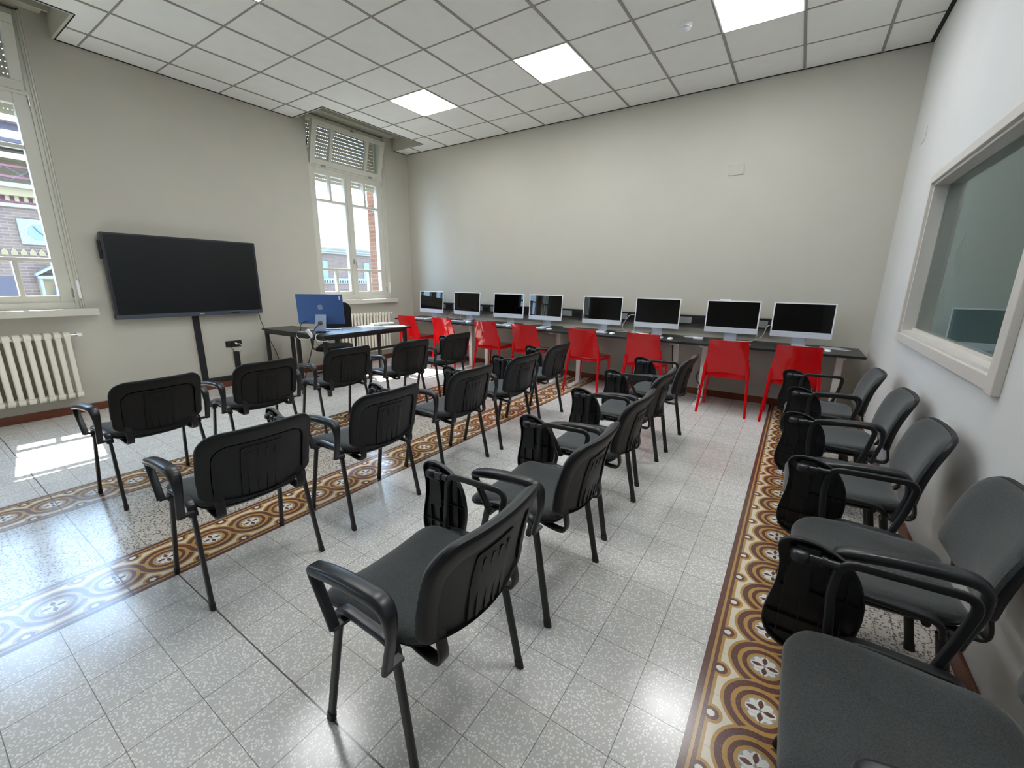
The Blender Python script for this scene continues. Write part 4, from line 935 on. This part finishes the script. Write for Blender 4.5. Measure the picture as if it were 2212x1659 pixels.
radiator(-0.69, 16, 0.0625, 'cream column radiator under the corner window behind the desk')

# ---------------------------------------------------------------- outside
def outside():
    bm = B(); box(bm, -60, -0.6, -40, 60, -8.2, -8); tag(obj('ground', bm, 'ground', smooth=False), 'street far below the windows', 'ground', kind='structure')
    # long brick building behind the corner window
    X = -16.0; t = thing('brick_building', 'long brick building with a tiled roof seen through the corner window', 'building', (X, 8, -8))
    f = lambda z: z + 8
    bm = B(); box(bm, -8, 0, -3.2, 12, 0, f(2.75)); obj('wall', bm, 'brick', t, smooth=False)
    bm = B(); prism(bm, [(0.35, f(3.05)), (-4.0, f(6.2)), (-8.3, f(3.05))], -3.4, 12.2, lambda a, b, c: V3((a, c, b))); obj('roof', bm, 'roof', t, smooth=False)
    bm = B(); box(bm, -0.1, 0.3, -3.3, 12, f(2.98), f(3.08)); box(bm, -0.1, 0.22, -3.3, 12, f(2.86), f(2.98)); box(bm, -0.1, 0.12, -3.3, 12, f(2.75), f(2.86)); obj('cornice', bm, 'stone', t, smooth=False)
    bm = B(); box(bm, -0.1, 0.08, -3.2, 12, f(1.31), f(1.42)); y = -3.1
    while y < 12: box(bm, -0.1, 0.08, y, y + 0.08, f(1.18), f(1.31)); y += 0.16
    box(bm, -0.1, 0.05, -3.2, 12, f(1.12), f(1.18)); obj('string_course', bm, 'plaster', t, smooth=False)
    for y in (-2.3, 0.62, 3.4, 6.2, 9.0):
        bm = B(); box(bm, -0.05, 0.03, y - 0.2, y + 0.2, f(1.46), f(2.36)); w = obj('window', bm, 'bluegrey', t, smooth=False)
        bm = B(); box(bm, -0.05, 0.1, y - 0.27, y + 0.27, f(1.42), f(1.46)); obj('ledge', bm, 'stone', w, smooth=False)
    bm = B(); box(bm, -4.2, -3.7, 0.4, 0.95, f(5.9), f(6.75)); box(bm, -4.25, -3.65, 0.35, 1.0, f(6.75), f(6.85)); obj('chimney', bm, 'timber', t, smooth=False)
    # gabled brick church-like building behind the near window
    X = -10.0; t = thing('gabled_brick_building', 'ornate brick building with timber balcony and octagonal window seen through the left window', 'building', (X, -4, -8))
    bm = B(); box(bm, -6, 0, -6, 2.6, 0, f(3.0)); obj('wall', bm, 'brick', t, smooth=False)
    bm = B(); box(bm, -6, -0.5, -6, 2.6, f(3.0), f(4.9)); obj('balcony_wall', bm, 'ochre', t, smooth=False)
    bm = B(); prism(bm, [(0.7, f(4.85)), (-3.0, f(6.6)), (-6.6, f(4.85)), (-6.6, f(4.75)), (0.7, f(4.75))], -6.2, 2.8, lambda a, b, c: V3((a, c, b))); obj('roof', bm, 'roof', t, smooth=False)
    bm = B(); box(bm, -0.6, 0.5, -6, 2.6, f(4.35), f(4.75)); obj('eave_soffit', bm, 'timber', t, smooth=False)
    bm = B(); box(bm, -0.1, 0.28, -6, 2.7, f(3.40), f(3.50)); box(bm, -0.1, 0.1, -6, 2.6, f(2.97), f(3.05)); obj('cornice', bm, 'stone', t, smooth=False)
    bm = B(); box(bm, -0.1, 0.06, -6, 2.6, f(3.05), f(3.12)); box(bm, -0.1, 0.04, -6, 2.6, f(3.12), f(3.22)); obj('frieze', bm, 'redpaint', t, smooth=False)
    bm = B(); box(bm, -0.1, 0.2, -6, 2.6, f(3.22), f(3.40)); y = -5.9
    while y < 2.6: box(bm, -0.1, 0.12, y, y + 0.07, f(3.10), f(3.22)); y += 0.15
    obj('corbel_band', bm, 'ochre', t, smooth=False)
    bm = B()
    for z in (3.62, 3.86, 4.1, 4.3): box(bm, 0.12, 0.16, -6, 2.6, f(z), f(z + 0.05))
    obj('balcony_rail', bm, 'redpaint', t, smooth=False)
    bm = B()
    for y in [-5.2 + 0.9 * k for k in range(9)]:
        box(bm, 0.1, 0.22, y - 0.05, y + 0.05, f(3.50), f(4.75))
        for s in (-1, 1): sweep(bm, [V3((0.14, y, f(3.55))), V3((0.14, y + s * 0.42, f(3.85)))], 0.03, 0.03); sweep(bm, [V3((0.14, y + s * 0.42, f(3.55))), V3((0.14, y, f(3.85)))], 0.03, 0.03)
    obj('timber_frame', bm, 'timber', t, smooth=False)
    yo = 0.97
    bm = B(); box(bm, -0.05, 0.06, yo - 0.32, yo + 0.32, f(2.12), f(2.72)); w = obj('window_surround', bm, 'plaster', t, smooth=False, bev=0.01)
    bm = B(); o = [(yo + 0.2 * math.cos(PI / 8 + k * PI / 4), f(2.42) + 0.2 * math.sin(PI / 8 + k * PI / 4)) for k in range(8)]; prism(bm, o, 0.06, 0.075, lambda a, b, c: V3((c, a, b))); obj('octagonal_window', bm, 'bluegrey', w, smooth=False)
    bm = B(); o = [(yo + 0.235 * math.cos(k * PI / 8), f(2.42) + 0.235 * math.sin(k * PI / 8)) for k in range(16)]; prism(bm, o, 0.055, 0.066, lambda a, b, c: V3((c, a, b))); obj('moulding', bm, 'stone', w, smooth=False)
    bm = B(); sweep(bm, [V3((0.08, yo - 0.07, f(2.56))), V3((0.08, yo, f(2.43))), V3((0.08, yo + 0.1, f(2.33)))], 0.02, 0.02); obj('glazing_bar', bm, 'timber', w)
    for k in range(24):
        y = 0.8 + (k - 12) * 0.155; bm = B(); prism(bm, [(y - 0.055, f(1.86)), (y + 0.055, f(1.86)), (y + 0.055, f(1.94)), (y, f(2.03)), (y - 0.055, f(1.94))], 0.0, 0.02, lambda a, b, c: V3((c, a, b))); obj('blind_arch', bm, 'ochre', t, smooth=False)
    # gabled niche
    yn = 1.06; bm = B(); prism(bm, [(yn - 0.34, f(1.42)), (yn, f(1.64)), (yn + 0.34, f(1.42)), (yn + 0.34, f(1.36)), (yn, f(1.57)), (yn - 0.34, f(1.36))], 0, 0.22, lambda a, b, c: V3((c, a, b))); nh = obj('gabled_niche', bm, 'plaster', t, smooth=False)
    bm = B(); box(bm, 0, 0.03, yn - 0.3, yn + 0.3, f(0.6), f(1.40)); obj('niche_back', bm, 'ochre', nh, smooth=False)
    bm = B(); cyl(bm, (0.15, yn - 0.26, f(0.5)), (0.15, yn - 0.26, f(1.30)), 0.035); cyl(bm, (0.15, yn + 0.26, f(0.5)), (0.15, yn + 0.26, f(1.30)), 0.035); box(bm, 0.02, 0.2, yn - 0.31, yn + 0.31, f(1.30), f(1.37)); obj('column', bm, 'plaster', nh)
    bm = B(); sweep(bm, smooth_path([(0.14, yn, f(0.55)), (0.14, yn, f(1.05))], 3), 0.2, 0.16, widths=lambda q: (1 - 0.45 * q, 1 - 0.4 * q)); cyl(bm, (0.14, yn, f(1.05)), (0.14, yn, f(1.16)), 0.045, 12, 0.04); tag(obj('statue', bm, 'statue', nh), None)
    for y in (0.25, -1.6):
        bm = B(); box(bm, -0.02, 0.03, y - 0.22, y + 0.22, f(0.6), f(1.35)); obj('dark_window', bm, 'timber', t, smooth=False)
outside()
try: S.cycles.max_bounces = 10; S.cycles.diffuse_bounces = 6; S.cycles.transparent_max_bounces = 12; S.cycles.sample_clamp_indirect = 6
except Exception: pass
